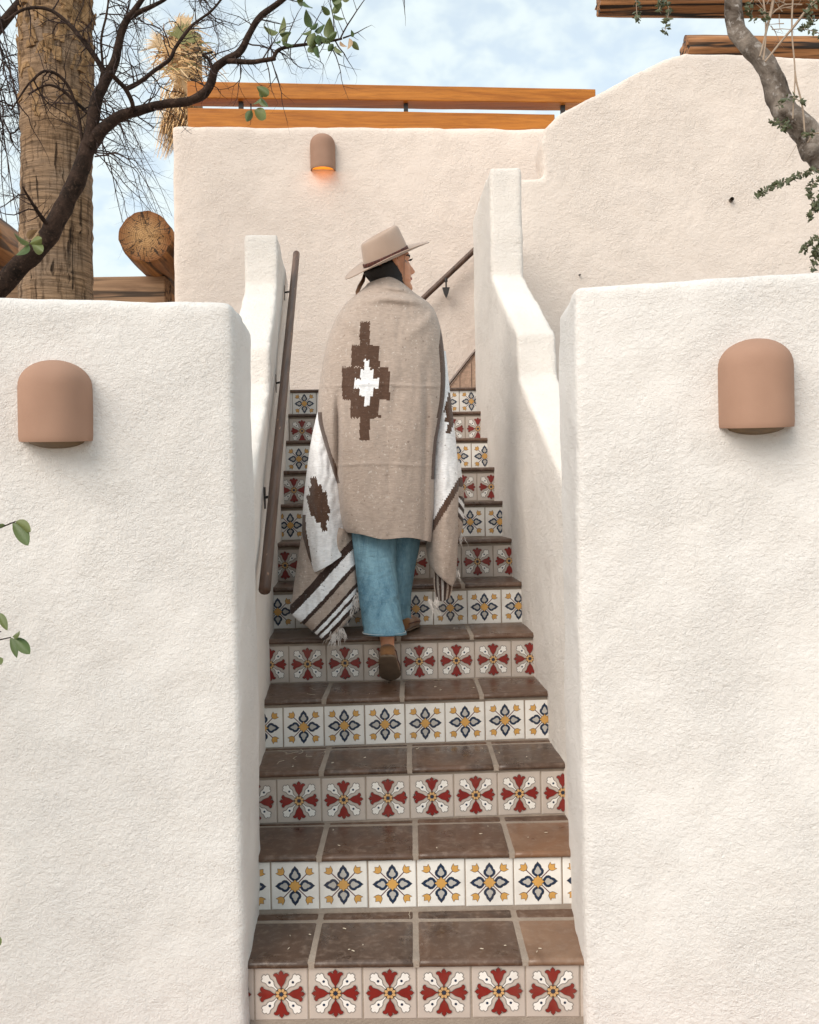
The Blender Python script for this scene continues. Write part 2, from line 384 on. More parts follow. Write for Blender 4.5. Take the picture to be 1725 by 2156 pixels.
bt.poly(grow(st, .010), 5, 5); bt.poly(st, 6, 2)
BT_ME = bt.mesh('riser_tile_blue')
for n_ in ('t_white', 't_navy', 't_yel', 't_pet', 't_grey', 't_line', 't_mar'): BT_ME.materials.append(M[n_])
JPX = [878, 877, 863, 853, 844, 840, 972, 1022, 1005, 993, 980, 967.6]
MIDY = [2090, 1858, 1672, 1527, 1398, 1282, 1187, 1103, 1031, 962, 899, 845]
PIT = .1515
for k in range(NST):
    dk = D0+TRD*k; j0 = P(JPX[k], MIDY[k], dk).x
    for mI in range(-8, 9):
        cx = j0+(mI+.5)*PIT; dd = rd(k, cx)
        if cx+TS/2 < xl(dd)+.004 or cx-TS/2 > xr(dd)-.004: continue
        o = bpy.data.objects.new('riser_tile', RT_ME if k % 2 == 0 else BT_ME); COL.objects.link(o)
        o.location = (cx+random.uniform(-.0006, .0006), dd+random.uniform(-.0008, .0004), rz(k)+.076+random.uniform(-.001, .001))
        o.rotation_euler = (random.uniform(-.006, .006), random.uniform(-.007, .007), math.atan(PSI[k])+random.uniform(-.006, .006))
        setparent(o, stairs)
# --- tread tiles
def tread_tile(x0, x1, k, f0, f1, nose, mat, zt):
    """slab from front line to back line of tread k, between x0 and x1; f0/f1 offsets in metres"""
    cxm = (x0+x1)/2; yf = lambda X: rd(k-1, X)+f0; yb = lambda X: (rd(k, X)+f1) if f1 < .0 else rd(k-1, X)+f1
    prof = [(.012, -.021), (.003, -.0195), (-.001, -.013), (.001, -.006), (.006, -.001), (.014, 0)] if nose else [(.002, -.02), (.002, -.003), (.006, 0)]
    cols = []; N = max(2, int((x1-x0)/.03)); b = .004
    xs = [x0]+[x0+b]+[x0+b+(x1-x0-2*b)*i/N for i in range(1, N)]+[x1-b, x1]
    m = MB(); npf = len(prof)+2; vv = []
    for i, X in enumerate(xs):
        edge = i in (0, len(xs)-1)
        for (py, pz) in prof:
            wob = .0016*mnoise.noise(Vector((X*22, k*3.1, 0)))
            vv.append((X, yf(X)+py+wob+(.003 if edge else 0), zt+pz-(.003 if edge and pz > -.02 else 0)))
        vv.append((X, yb(X)-.004, zt-(.003 if edge else 0))); vv.append((X, yb(X), zt-.014))
    fs = [(i*npf+j, (i+1)*npf+j, (i+1)*npf+j+1, i*npf+j+1) for i in range(len(xs)-1) for j in range(npf-1)]
    fs += [tuple(range(npf-1, -1, -1)), tuple((len(xs)-1)*npf+j for j in range(npf))]
    m.add(vv, fs); me = m.mesh('tread_tile')
    c0 = Vector((cxm, yf(cxm), zt)); me.transform(Matrix.Translation(-c0))
    o = link('tread_tile', me, mat, None, True); o.location = c0
    me.set_sharp_from_angle(angle=R_(50)) if hasattr(me, 'set_sharp_from_angle') else None
    setparent(o, stairs)
CJ = [0, .000, .002, -.018, -.038, -.050, -.066, -.082, -.098, -.114, -.13, -.145, -.16]
for k in range(1, NST+1):
    zt = k*RIS; dd = D0+TRD*(k-.5); L, Rr = xl(dd)-.02, xr(dd)+.02
    js = [L]+[CJ[k]+i*.298+random.uniform(-.004, .004) for i in (-1, 0, 1)]+[Rr]; g = .0085
    for jx_ in js[1:4]:
        m = MB(); y_ = rd(k-1, jx_); m.box((jx_, y_+.010, zt-.0125), (.020, .040, .019)); m.build('grout_joint', M['grout'], stairs)
    for i in range(4):
        x0 = js[i]+(g if i > 0 else 0); x1 = js[i+1]-(g if i < 3 else 0)
        if x1-x0 < .03: continue
        mt = M['tread_light'] if (k, i) in ((1, 3), (2, 3)) else M['tread']
        dz = random.uniform(-.0015, .001)
        if k == NST: tread_tile(x0, x1, k, -.014, .30, True, mt, zt+dz)
        elif k <= 3:
            sl = (.050, .032, .026)[k-1]; tread_tile(x0, x1, k, -.014, TRD-sl-.018, True, mt, zt+dz)
            tread_tile(x0, x1, k, TRD-sl, -.004, False, M['tread'], zt+dz)
        else: tread_tile(x0, x1, k, -.014, -.005, True, mt, zt+dz)
for r in range(3):      # landing rows behind the top nosing
    for i in range(-3, 3):
        x0 = -.16+i*.298+.0065; m = MB(); m.box((0, 0, -.01), (.285, .285, .02)); o = m.build('landing_tile', M['tread']); o.location = (x0+.149, 5.90+r*.298, NST*RIS); setparent(o, stairs)

# ------------------------------------------------------------------ stucco walls
def wall(name, pts, depth_fn, mat, vox=.02, smooth=14, amp=.010, seed=0, label=None, cat='wall', group=None):
    """pts: closed outline; depth_fn(p, side) -> world point for side 0/1"""
    n = len(pts); a = [depth_fn(p, 0) for p in pts]; b = [depth_fn(p, 1) for p in pts]
    me = bpy.data.meshes.new(name); me.from_pydata([tuple(q) for q in a+b], [], [tuple(range(n)), tuple(range(2*n-1, n-1, -1))]+[(i, n+i, n+(i+1) % n, (i+1) % n) for i in range(n)]); me.update()
    bm = bmesh.new(); bm.from_mesh(me); bmesh.ops.triangulate(bm, faces=[f for f in bm.faces if len(f.verts) > 4]); bmesh.ops.recalc_face_normals(bm, faces=bm.faces); bm.to_mesh(me); bm.free()
    o = link(name, me, mat)
    r = o.modifiers.new('remesh', 'REMESH'); r.mode = 'VOXEL'; r.voxel_size = vox; r.use_smooth_shade = True
    s = o.modifiers.new('smooth', 'SMOOTH'); s.factor = .5; s.iterations = smooth
    for sz, st_ in ((.35, amp*1.4), (.09, amp*.45)):
        tx = bpy.data.textures.new(name+'_relief', 'CLOUDS'); tx.noise_scale = sz; tx.noise_depth = 2
        d = o.modifiers.new('relief', 'DISPLACE'); d.texture = tx; d.strength = st_; d.mid_level = .5; d.texture_coords = 'GLOBAL'
    tag(o, label, cat, group); return o
FUN = math.tan(R_(8))
def gate(sgn):
    xi = -.470 if sgn < 0 else .457; xo = -2.3 if sgn < 0 else 2.3; yi = 2.335
    top = 2.016 if sgn < 0 else 2.045
    pts = [(xi, -.06), (xi, top-.0), (xo, top), (xo, -.06)]
    def fn(p, side):
        if side == 0: return Vector((p[0], yi-abs(p[0]-xi)*FUN, p[1]))
        return Vector((p[0]+(-.022 if sgn < 0 else .026)*(1 if p[0] == xi else 0), yi-abs(p[0]-xi)*FUN*.6+.40, p[1]))
    return pts, fn
pts, fn = gate(-1); wall('gate_wall', pts, fn, M['gate_stucco'], .016, 11, .012, 0, 'low cream stucco wall with a sconce, below the palm trunk and dark tree', 'wall', 'low gate walls at the stair foot')
pts, fn = gate(1); wall('gate_wall', pts, fn, M['gate_stucco'], .016, 11, .012, 0, 'low cream stucco wall with a sconce, below the tall parapet and grey tree', 'wall', 'low gate walls at the stair foot')
def stairwall(sgn, label):
    ztop, zc1 = (3.25, 2.655) if sgn > 0 else (2.865, 2.59)
    dt = 4.58 if sgn > 0 else 4.42; dc = 3.78 if sgn > 0 else 3.756
    prof = [(5.42, .3), (5.42, ztop), (dt+.02, ztop), (dt, zc1), (dc+.03, 2.20 if sgn > 0 else 2.15), (dc, 2.0 if sgn > 0 else 1.975), (2.70, 1.40), (2.70, -.05), (4.0, -.05)]
    f = xr if sgn > 0 else xl
    def inner(d): return (.53-.0375*(d-2.75)) if sgn > 0 else (-.555-.0848*(d-3.2))
    def fn(p, side):
        x = inner(p[0])-(0 if side == 0 else 0)
        return Vector((x+sgn*(.175 if side else 0)+sgn*.0, p[0], p[1]))
    return wall('stair_wall', prof, fn, M['stair_stucco'], .013, 9, .010, 3, label, 'wall', 'stepped side walls of the stairway')
stairwall(1, 'tall stepped stucco side wall rising to a square post against the sloped parapet')
stairwall(-1, 'stepped stucco side wall behind the long wooden handrail')
# house (back wall)
YAW = .062
def hy(X, d): return d+X*YAW
HD = 6.55
hl = P(362, 430, 6.45).x; hz = P(700, 268, HD+.0).z
hp = [(hl, -.05), (hl+.01, hz), (2.6, hz+.01), (2.6, -.05)]
house = wall('house', hp, lambda p, s: Vector((p[0]-(.12 if s and p[0] < 0 else 0), hy(p[0], HD)+(2.2 if s else 0), p[1])), M['house_stucco'], .03, 6, .012, 5, 'pinkish stucco house wall with a lit sconce under the timber railing', 'house')
# parapet wall with sloped top
PD = 5.62
def pp(x, y):
    d = PD
    for _ in range(4): v = P(x, y, d); d = PD+v.x*YAW
    return (P(x, y, d).x, P(x, y, d).z)
par = [(.56, 1.0), (.56, pp(1100, 376)[1]), pp(1147, 374), pp(1139, 300), pp(1146, 268), pp(1175, 238), pp(1250, 200), pp(1330, 157), pp(1395, 123), pp(1440, 111), pp(1560, 112), pp(1760, 124), (4.2, pp(1760, 124)[1]), (4.2, -.05), (.75, -.05), (.75, 1.0)]
wall('parapet_wall', par, lambda p, s: Vector((p[0], hy(p[0], PD)+(.30 if s else 0), p[1])), M['parapet_stucco'], .02, 6, .010, 9, 'big stucco parapet wall with a sloping shoulder under the log ends')
# upper flight climbing to the right behind the parapet, and its tiled skirting on the house wall
uf = MB()
for i in range(5):
    uf.box((.62+i*.28+.7, 6.26, NST*RIS+.09+i*.182), (1.4, .52, .18))
tag(uf.build('upper_steps', M['tread']), 'upper flight of dark steps turning behind the stair post', kind='structure')
sk = MB(); a_ = P(945, 815, 6.5); b_ = P(999, 744, 6.5); x0, x1 = a_.x, b_.x+.5; sl = (b_.z-a_.z)/(b_.x-a_.x); zb = NST*RIS
for (xa, xb) in [(x0+i*.09, x0+i*.09+.086) for i in range(8)]:
    m = MB(); ya = hy((xa+xb)/2, HD)-.022
    za, zb_ = a_.z+sl*(xa-x0), a_.z+sl*(xb-x0)
    m.add([(xa, ya, zb), (xb, ya, zb), (xb, ya, zb_), (xa, ya, za), (xa, ya+.03, zb), (xb, ya+.03, zb), (xb, ya+.03, zb_), (xa, ya+.03, za)], [(0, 1, 2, 3), (7, 6, 5, 4), (0, 4, 5, 1), (1, 5, 6, 2), (2, 6, 7, 3), (3, 7, 4, 0)])
    m.build('skirting_tile', simple('skirting clay', (.50, .34, .25, 1), .7, .55, 60) if xa == x0 else bpy.data.materials['skirting clay'], house)
m = MB(); m.tube([(x0-.02, hy(x0, HD)-.03, a_.z), (x1, hy(x1, HD)-.03, a_.z+sl*(x1-x0))], .012, 6); m.build('skirting_cap', M['tread'], house)

# ------------------------------------------------------------------ sconces
def sconce(px, py0, py1, wpx, d, nrm, label, lit=False):
    """px centre, py0 top, py1 bottom, wpx width in survey marks; nrm = outward wall normal"""
    c = P(px, py1, d); top = P(px, py0, d); Hh = (top-c).length; Wd = wpx*d/FPX; r = Wd/2; dep = r*1.3
    nrm = Vector(nrm).normalized(); up = Vector((0, 0, 1)); rt_ = up.cross(nrm).normalized()*-1
    root = empty('wall_sconce', c); tag(root, label, 'sconce', 'tan half dome wall sconces')
    def shell(k):
        rows = []; zs = [0, .012, .03]+list(np.linspace(.05, Hh-r*.82, 5))+[Hh-r*.82+r*.82*math.sin(t) for t in np.linspace(.2, math.pi/2, 10)]
        for z in zs:
            t = max(0, (z-(Hh-r*.82))/(r*.82)); s_ = math.sqrt(max(0, 1-min(1, t)**2.2)); bul = 1-.015*max(0, 1-z/.012 if z < .012 else 0)
            row = []
            for a in np.linspace(0, math.pi, 25):
                ca, sa = math.cos(a), math.sin(a)
                e = 2/2.35; ca = math.copysign(abs(ca)**e, ca); sa = abs(sa)**e
                x = ca*r*s_*bul*k; y = sa*dep*(s_**.8 if s_ > 0 else 0)*bul*k
                row.append(c+rt_*x+nrm*(y-.018)+up*(z-.012*sa*max(0, 1-z/.05)))
            rows.append(row)
        return np.array([[tuple(p) for p in r_] for r_ in rows])
    me = gridmesh('shade', shell(1)); recalc(me)
    o = link('shade', me, [M['clay'], M['clay_dark']], root, True)
    so = o.modifiers.new('thickness', 'SOLIDIFY'); so.thickness = .011; so.offset = -1 ; so.material_offset = 0; so.use_even_offset = False
    bmod = o.modifiers.new('soft', 'BEVEL'); bmod.width = .003; bmod.segments = 2; bmod.limit_method = 'ANGLE'
    # added bowl, dark brown for the shade under the rim; lamp holder above it
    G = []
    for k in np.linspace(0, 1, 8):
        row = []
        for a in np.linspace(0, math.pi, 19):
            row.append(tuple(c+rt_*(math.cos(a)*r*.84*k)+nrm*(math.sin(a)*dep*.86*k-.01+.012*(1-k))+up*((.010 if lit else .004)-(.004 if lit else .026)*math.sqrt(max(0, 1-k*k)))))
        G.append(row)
    me = gridmesh('stand_in_bowl', np.array(G))
    if lit:
        q = NT('amber lamplit inside'); q.b.inputs['Emission Color'].default_value = (.80, .25, .012, 1); q.b.inputs['Emission Strength'].default_value = .62; gm_ = q.done((.5, .2, .03, 1), .4)  # glow stands in for the clay inside, lit by the lamp
    else: gm_ = bpy.data.materials.get('amber underside shade') or simple('amber underside shade', (.13, .075, .025, 1), .55, .5, 40)
    o = link('stand_in_bowl', me, gm_, root, True); so = o.modifiers.new('t', 'SOLIDIFY'); so.thickness = .003
    m = MB(); bc = c+nrm*dep*.45+up*.07; m.tube([bc-up*.02, bc+up*.03], .016, 8); m.tube([bc+up*.02, bc+up*.02-nrm*(dep*.45+.01)], .007, 6); m.build('lamp_holder', M['metal'], root)
    if lit:
        ld = bpy.data.lights.new('sconce_lamp', 'POINT'); ld.energy = .13; ld.color = (1, .36, .12); ld.shadow_soft_size = .03
        lo = bpy.data.objects.new('sconce_lamp', ld); COL.objects.link(lo); lo.location = c+nrm*dep*.55-up*.004; setparent(lo, root)
    return root
def gate_d(px, py, sgn):
    d = 2.3
    for _ in range(5):
        X = P(px, py, d).x; d = 2.335-abs(X-(-.482 if sgn < 0 else .470))*FUN
    return d
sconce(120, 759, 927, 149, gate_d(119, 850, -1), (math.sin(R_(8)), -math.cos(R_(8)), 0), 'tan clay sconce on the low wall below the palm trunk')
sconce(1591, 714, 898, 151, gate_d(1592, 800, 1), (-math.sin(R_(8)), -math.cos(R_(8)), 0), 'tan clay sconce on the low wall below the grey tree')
sconce(680, 284, 358, 53, 6.49, (YAW, -1, 0), 'glowing tan clay sconce high on the house wall', True)

# ------------------------------------------------------------------ handrails
hr = empty('handrail', P(556, 1245, 2.86)); tag(hr, 'long dark wooden handrail running up beside the stairs', 'handrail', 'wooden handrails')
pA, pB = P(557, 1243, 2.86), P(624, 534, 5.30)
ax = (pB-pA).normalized()
m = MB(); seg = 24; m.tube([pA.lerp(pB, i/seg) for i in range(seg+1)], .0205, 12, wob=.05); o = m.build('rod', None, hr, True)
q = NT('handrail timber'); vec = q.mapping((40, 3, 3)); v = q.noise(1, 6, .6, .5, vec)
c = q.mix(q.ramp(v, [(.3, (0, 0, 0)), (.7, (1, 1, 1))]), (.050, .028, .019, 1), (.15, .085, .058, 1)); c = q.mix(q.ramp(q.noise(30, 2, .5, 0, q.mapping((2, .5, .5))), [(.70, (0, 0, 0)), (.74, (.8, .8, .8))]), c, (.36, .2, .12, 1))
M['hr'] = q.done(c, .42, q.bump(v, .4, .002), .4); o.data.materials.append(M['hr'])
for t in (.20, .50, .85):
    p = pA.lerp(pB, t); wx = xl(p.y)-.01; m = MB()
    m.tube([p-Vector((0, 0, .018)), p+Vector((-.02, 0, -.05)), Vector((wx, p.y, p.z-.055))], .006, 6)
    m.box((wx+.008, p.y, p.z-.055), (.010, .03, .085)); m.build('bracket', M['metal'], hr)
hr2 = empty('handrail', P(893, 627, 6.42)); tag(hr2, 'short wooden handrail slanting up the house wall behind the person', 'handrail', 'wooden handrails')
qA, qB = P(868, 650, 6.44), P(1030, 497, 6.47); m = MB(); m.tube([qA.lerp(qB, i/10) for i in range(11)], .0215, 12); m.build('rod', M['hr'], hr2, True)
q0 = P(939, 585, 6.44); m = MB(); m.tube([q0, q0+Vector((0, 0, -.03))], .012, 8); m.tube([q0+Vector((0, 0, -.02)), q0+Vector((0, 0, -.075)), q0+Vector((0, .14, -.085))], .007, 6)
m.add([q0+Vector((x, y, z)) for x, y, z in ((-.028, 0, -.07), (.028, 0, -.07), (.018, 0, -.11), (0, 0, -.15), (-.018, 0, -.11), (-.028, .03, -.07), (.028, .03, -.07), (.018, .03, -.11), (0, .03, -.15), (-.018, .03, -.11))], [(0, 1, 2, 3, 4), (9, 8, 7, 6, 5)]+[(i, 5+i, 5+(i+1) % 5, (i+1) % 5) for i in range(5)])
m.build('bracket', M['metal'], hr2)

# ------------------------------------------------------------------ timber railing on the roof
def beam(mb, x0, y0t, y0b, x1, y1t, y1b, d, thick, yaw):
    def at(x, y):
        dd = d
        for _ in range(4): dd = d+P(x, y, dd).x*yaw
        return P(x, y, dd)
    a, b, c_, e = at(x0, y0t), at(x1, y1t), at(x1, y1b), at(x0, y0b)
    N = 24; fr = []
    for i in range(N+1):
        t = i/N; tp = a.lerp(b, t); bt_ = e.lerp(c_, t); j = .004*mnoise.noise(Vector((t*9, d, y0t)))
        bt_ = Vector((tp.x, tp.y, bt_.z))
        fr.append([tp+Vector((0, j, j)), tp+Vector((0, thick, j)), bt_+Vector((0, thick, j)), bt_+Vector((0, j, j))])
    vv = [p for f in fr for p in f]
    fs = [(i*4+k, i*4+(k+1) % 4, (i+1)*4+(k+1) % 4, (i+1)*4+k) for i in range(N) for k in range(4)]+[(3, 2, 1, 0), (N*4, N*4+1, N*4+2, N*4+3)]
    mb.add(vv, fs)
rl = empty('timber_railing', P(820, 268, 6.75)); tag(rl, 'orange stained timber railing along the roof edge of the house', 'railing')
m = MB(); beam(m, 393, 170, 205, 1254, 187, 216, 6.78, .15, YAW); o = m.build('top_beam', M['cedar'], rl); recalc(o.data)
bv = o.modifiers.new('b', 'BEVEL'); bv.width = .006; bv.segments = 2; bv.limit_method = 'ANGLE'
m = MB(); beam(m, 394, 226, 272, 1168, 240, 278, 6.78, .15, YAW); o = m.build('lower_beam', M['cedar'], rl); recalc(o.data)
bv = o.modifiers.new('b', 'BEVEL'); bv.width = .006; bv.segments = 2; bv.limit_method = 'ANGLE'
for x, y0, y1 in ((511, 190, 300), (855, 198, 300), (1190, 205, 300)):
    a_ = P(x, y0, 6.83); b_ = P(x, y1, 6.83); dyy = a_.x*YAW; m = MB(); m.box(((a_.x+b_.x)/2, 6.845+dyy, (a_.z+b_.z)/2), (.035, .035, a_.z-b_.z)); m.build('post', M['metal'], rl)

# ------------------------------------------------------------------ logs and beams
def log(name, pts, r0, r1, mats, label, group, endcap=True, n=22, seed=0, wob=.05):
    N = 26; n = 44; p0, p1 = Vector(pts[0]), Vector(pts[1]); t = (p1-p0).normalized(); a = t.cross(Vector((0, 0, 1))).normalized(); b = t.cross(a)
    vv = []
    for i in range(N+1):
        f = i/N; c = p0.lerp(p1, f); r = r0+(r1-r0)*f
        if i == 0: r *= .965
        for k in range(n):
            an = 2*math.pi*k/n
            rr = r*(1+wob*mnoise.noise(Vector((math.cos(an)*1.3+seed, math.sin(an)*1.3, f*3)))+wob*.7*mnoise.noise(Vector((math.cos(an)*4+seed, math.sin(an)*4, f*5)))+wob*.8*mnoise.noise(Vector((math.cos(an)*11+seed, math.sin(an)*11, f*2.5))))
            off = 0 if i else .018*mnoise.noise(Vector((math.cos(an)*2, math.sin(an)*2, seed)))
            vv.append(c+(a*math.cos(an)+b*math.sin(an))*rr+t*(.012*(i == 1)+off))
    fs = [(i*n+k, i*n+(k+1) % n, (i+1)*n+(k+1) % n, (i+1)*n+k) for i in range(N) for k in range(n)]
    mid = p0.copy(); me = bpy.data.meshes.new(name)
    vv.append(p0-t*.004); ci = len(vv)-1
    cap = [(k, ci, (k+1) % n) for k in range(n)]; cap2 = [tuple(N*n+k for k in range(n))]
    me.from_pydata([tuple(q-mid) for q in vv], [], fs+cap+cap2); me.polygons.foreach_set('material_index', [0]*len(fs)+[1]*n+[0]); me.update(); recalc(me)
    me.polygons.foreach_set('use_smooth', [True]*len(fs)+[False]*(n+1))
    o = link(name, me, mats); o.location = mid; tag(o, label, 'log', group); return o
e0 = P(305, 497, 6.62); log('roof_log', [e0, e0+Vector((-.13, 2.0, 0))], .205, .205, [M['viga_y'], M['log_end']], 'thick amber log with a cracked round end beside the house wall', 'pergola logs', seed=2)
e0 = P(-62, 478, 6.62); log('roof_log', [e0, e0+Vector((-.13, 2.0, 0))], .20, .20, [M['viga_y'], M['log_end']], 'amber log lying on the beam behind the palm trunk', 'pergola logs', seed=5)
bt0, bt1 = P(369, 583, 7.05), P(369, 640, 7.05)
pe = empty('pergola_beam', (-3.4, 7.15, 0)); tag(pe, 'weathered square beam under the amber logs beside the house', 'beam')
m = MB(); N = 20; X1 = -1.97; X0 = -4.9; zt, zb = bt0.z, bt0.z-.24
for i in range(N):
    pass
vv = []
for i in range(N+1):
    X = X0+(X1-X0)*i/N; j = .006*mnoise.noise(Vector((X*3, 1, 2)))
    vv += [(X, 7.0+j, zt+j), (X, 7.2, zt+j), (X, 7.2, zb), (X, 7.0+j, zb)]
m.add(vv, [(i*4+k, i*4+(k+1) % 4, (i+1)*4+(k+1) % 4, (i+1)*4+k) for i in range(N) for k in range(4)]+[(3, 2, 1, 0), (N*4, N*4+1, N*4+2, N*4+3)])
o = m.build('beam', M['beamwood'], pe); recalc(o.data); bv = o.modifiers.new('b', 'BEVEL'); bv.width = .012; bv.segments = 3; bv.limit_method = 'ANGLE'
m = MB(); m.tube([(-4.6, 7.1, -.05), (-4.6, 7.1, zb)], .11, 12, wob=.1); m.build('post', M['viga'], pe, True)
m = MB(); m.tube([(-2.92, 7.1, -.05), (-2.92, 7.1, zb)], .11, 12, wob=.1); m.build('post', M['viga'], pe, True)
a_ = P(1447, 95, 5.92); log('viga_log', [a_+Vector((0, .05, 0)), a_+Vector((3.4, .22, -.02))], .092, .105, [M['viga'], M['viga']], 'brown grooved log lying along the top of the parapet wall', 'viga logs above the parapet', seed=11, wob=.16)
a_ = P(1260, 2, 6.6); log('viga_log', [a_, a_+Vector((4.2, .16, .0))], .10, .125, [M['viga'], M['viga']], 'higher brown grooved log jutting out over the parapet shoulder', 'viga logs above the parapet', seed=17, wob=.16)
m = MB(); m.tube([(P(1790, 0, 6.7).x+.35, 6.72, -.05), (P(1790, 0, 6.7).x+.35, 6.72, a_.z-.1)], .11, 12, wob=.1)
o = m.build('pergola_post', M['viga'], None, True); tag(o, 'brown round post holding up the higher log behind the parapet', 'post')

# ------------------------------------------------------------------ trees
def m_bark(name, c1, c2, c3, sc=14, bump=.012):
    q = NT(name); v = q.noise(sc, 7, .68, .6); f = q.noise(sc*5, 5, .65, .3)
    c = q.mix(q.ramp(v, [(.34, (0, 0, 0)), (.62, (1, 1, 1))]), c1, c2)
    c = q.mix(q.ramp(f, [(.55, (0, 0, 0)), (.72, (.7, .7, .7))]), c, c3)
    return q.done(c, .9, q.bump(f, .7, bump*.4, q.bump(v, .8, bump)), .15)
M['dark_bark'] = m_bark('dark bark', (.012, .008, .006, 1), (.050, .030, .022, 1), (.12, .075, .055, 1))
M['twig'] = m_bark('twig bark', (.018, .012, .012, 1), (.055, .036, .032, 1), (.10, .07, .06, 1), 30, .003)
M['pale_twig'] = simple('pale twig', (.36, .27, .20, 1), .8, .3, 40)
M['grey_bark'] = m_bark('mottled grey bark', (.050, .034, .024, 1), (.33, .28, .24, 1), (.62, .58, .55, 1), 7, .016)
def m_leaf(name, c1, c2):
    q = NT(name); oi = q.n('ShaderNodeObjectInfo'); v = q.noise(40, 3)
    c = q.mix(oi.outputs['Random'], c1, c2); c = q.mix(q.math('MULTIPLY', v, .5), c, tuple(x*.55 for x in c1[:3])+(1,))
    return q.done(c, .42, q.bump(v, .3, .002), .4)
M['leaf'] = m_leaf('citrus leaf', (.060, .105, .028, 1), (.17, .19, .06, 1))
M['leaf_small'] = m_leaf('small olive leaf', (.075, .085, .035, 1), (.14, .15, .07, 1))
M['leaf_dry'] = m_leaf('dry leaf', (.34, .20, .10, 1), (.5, .36, .22, 1))
def leaf_mesh(name, L, W, curl, fold, mat, seed=0):
    N = 9; G = []
    for i in range(N):
        t = i/(N-1); wd = W*(math.sin(math.pi*min(1, t**.8))**.75)*(1 if t < .6 else 1-.12*(t-.6)); x = L*t; z = -curl*t*t*L
        row = []
        for s in (-1, -.5, 0, .5, 1):
            row.append((x, s*wd*.5, z+fold*abs(s)*wd+.0015*math.sin(t*13+s*3+seed)))
        G.append(row)
    me = gridmesh(name, np.array(G)); me.materials.append(mat); me.polygons.foreach_set('use_smooth', [True]*len(me.polygons)); return me
LEAF = [leaf_mesh('leaf', 1, .60, c_, f_, M['leaf'], s_) for c_, f_, s_ in ((.25, .25, 0), (.5, .15, 1), (-.1, .35, 2))]
LEAFD = leaf_mesh('leaf', 1, .5, .4, .4, M['leaf_dry'], 4)
def put_leaf(parent, base, tip, me, roll):
    base, tip = Vector(base), Vector(tip); t = tip-base; L = t.length; t.normalize()
    s = t.cross(Vector((0, -1, .25)).normalized()); s = s.normalized() if s.length > 1e-4 else t.orthogonal().normalized()
    s = Matrix.Rotation(roll, 3, t) @ s; n = t.cross(s)
    o = bpy.data.objects.new('leaf', me); COL.objects.link(o); o.location = base
    o.rotation_euler = Matrix((t, s, n)).transposed().to_euler(); o.scale = (L*1.04, L*1.04, L*1.04)
    setparent(o, parent); return o
def px_path(pts, d, jit=0, ddr=0):
    """pts: (x, y, r) survey marks -> smooth world path and radii"""
    a = catmull(pts, max(4, (len(pts)-1)*5+1)); P3 = []; Rr = []
    for i, (x, y, r) in enumerate(a):
        dd = d+ddr*i/len(a); P3.append(P(x, y, dd)+Vector((0, 0, 0))); Rr.append(max(.3, r)*dd/FPX)
    if jit:
        P3 = [p+Vector((mnoise.noise(p*6), mnoise.noise(p*6+Vector((9, 0, 0))), mnoise.noise(p*6+Vector((0, 9, 0)))))*jit for p in P3]
    return P3, Rr
def twig(mb, p, dirv, L, r, lev, kink=.35, droop=0.0, n=4, child=.8):
    pts = [p.copy()]; d = dirv.normalized(); N = max(3, int(L/.035)); N = min(N, 14); st_ = L/N; rad = [r]
    for i in range(N):
        d = (d+Vector((random.gauss(0, kink), random.gauss(0, kink), random.gauss(0, kink)-droop))*.5).normalized()
        p = p+d*st_; pts.append(p); rad.append(r*(1-.8*(i+1)/N))
        if lev > 0 and random.random() < child:
            sd_ = d.cross(Vector((random.gauss(0, 1), random.gauss(0, 1), random.gauss(0, 1)))).normalized()
            twig(mb, p, d*.6+sd_*.8, L*random.uniform(.3, .6)*(1-.4*i/N), rad[-1]*.7, lev-1, kink, droop, 3, child*.7)
    mb.tube(pts, rad, n, False)
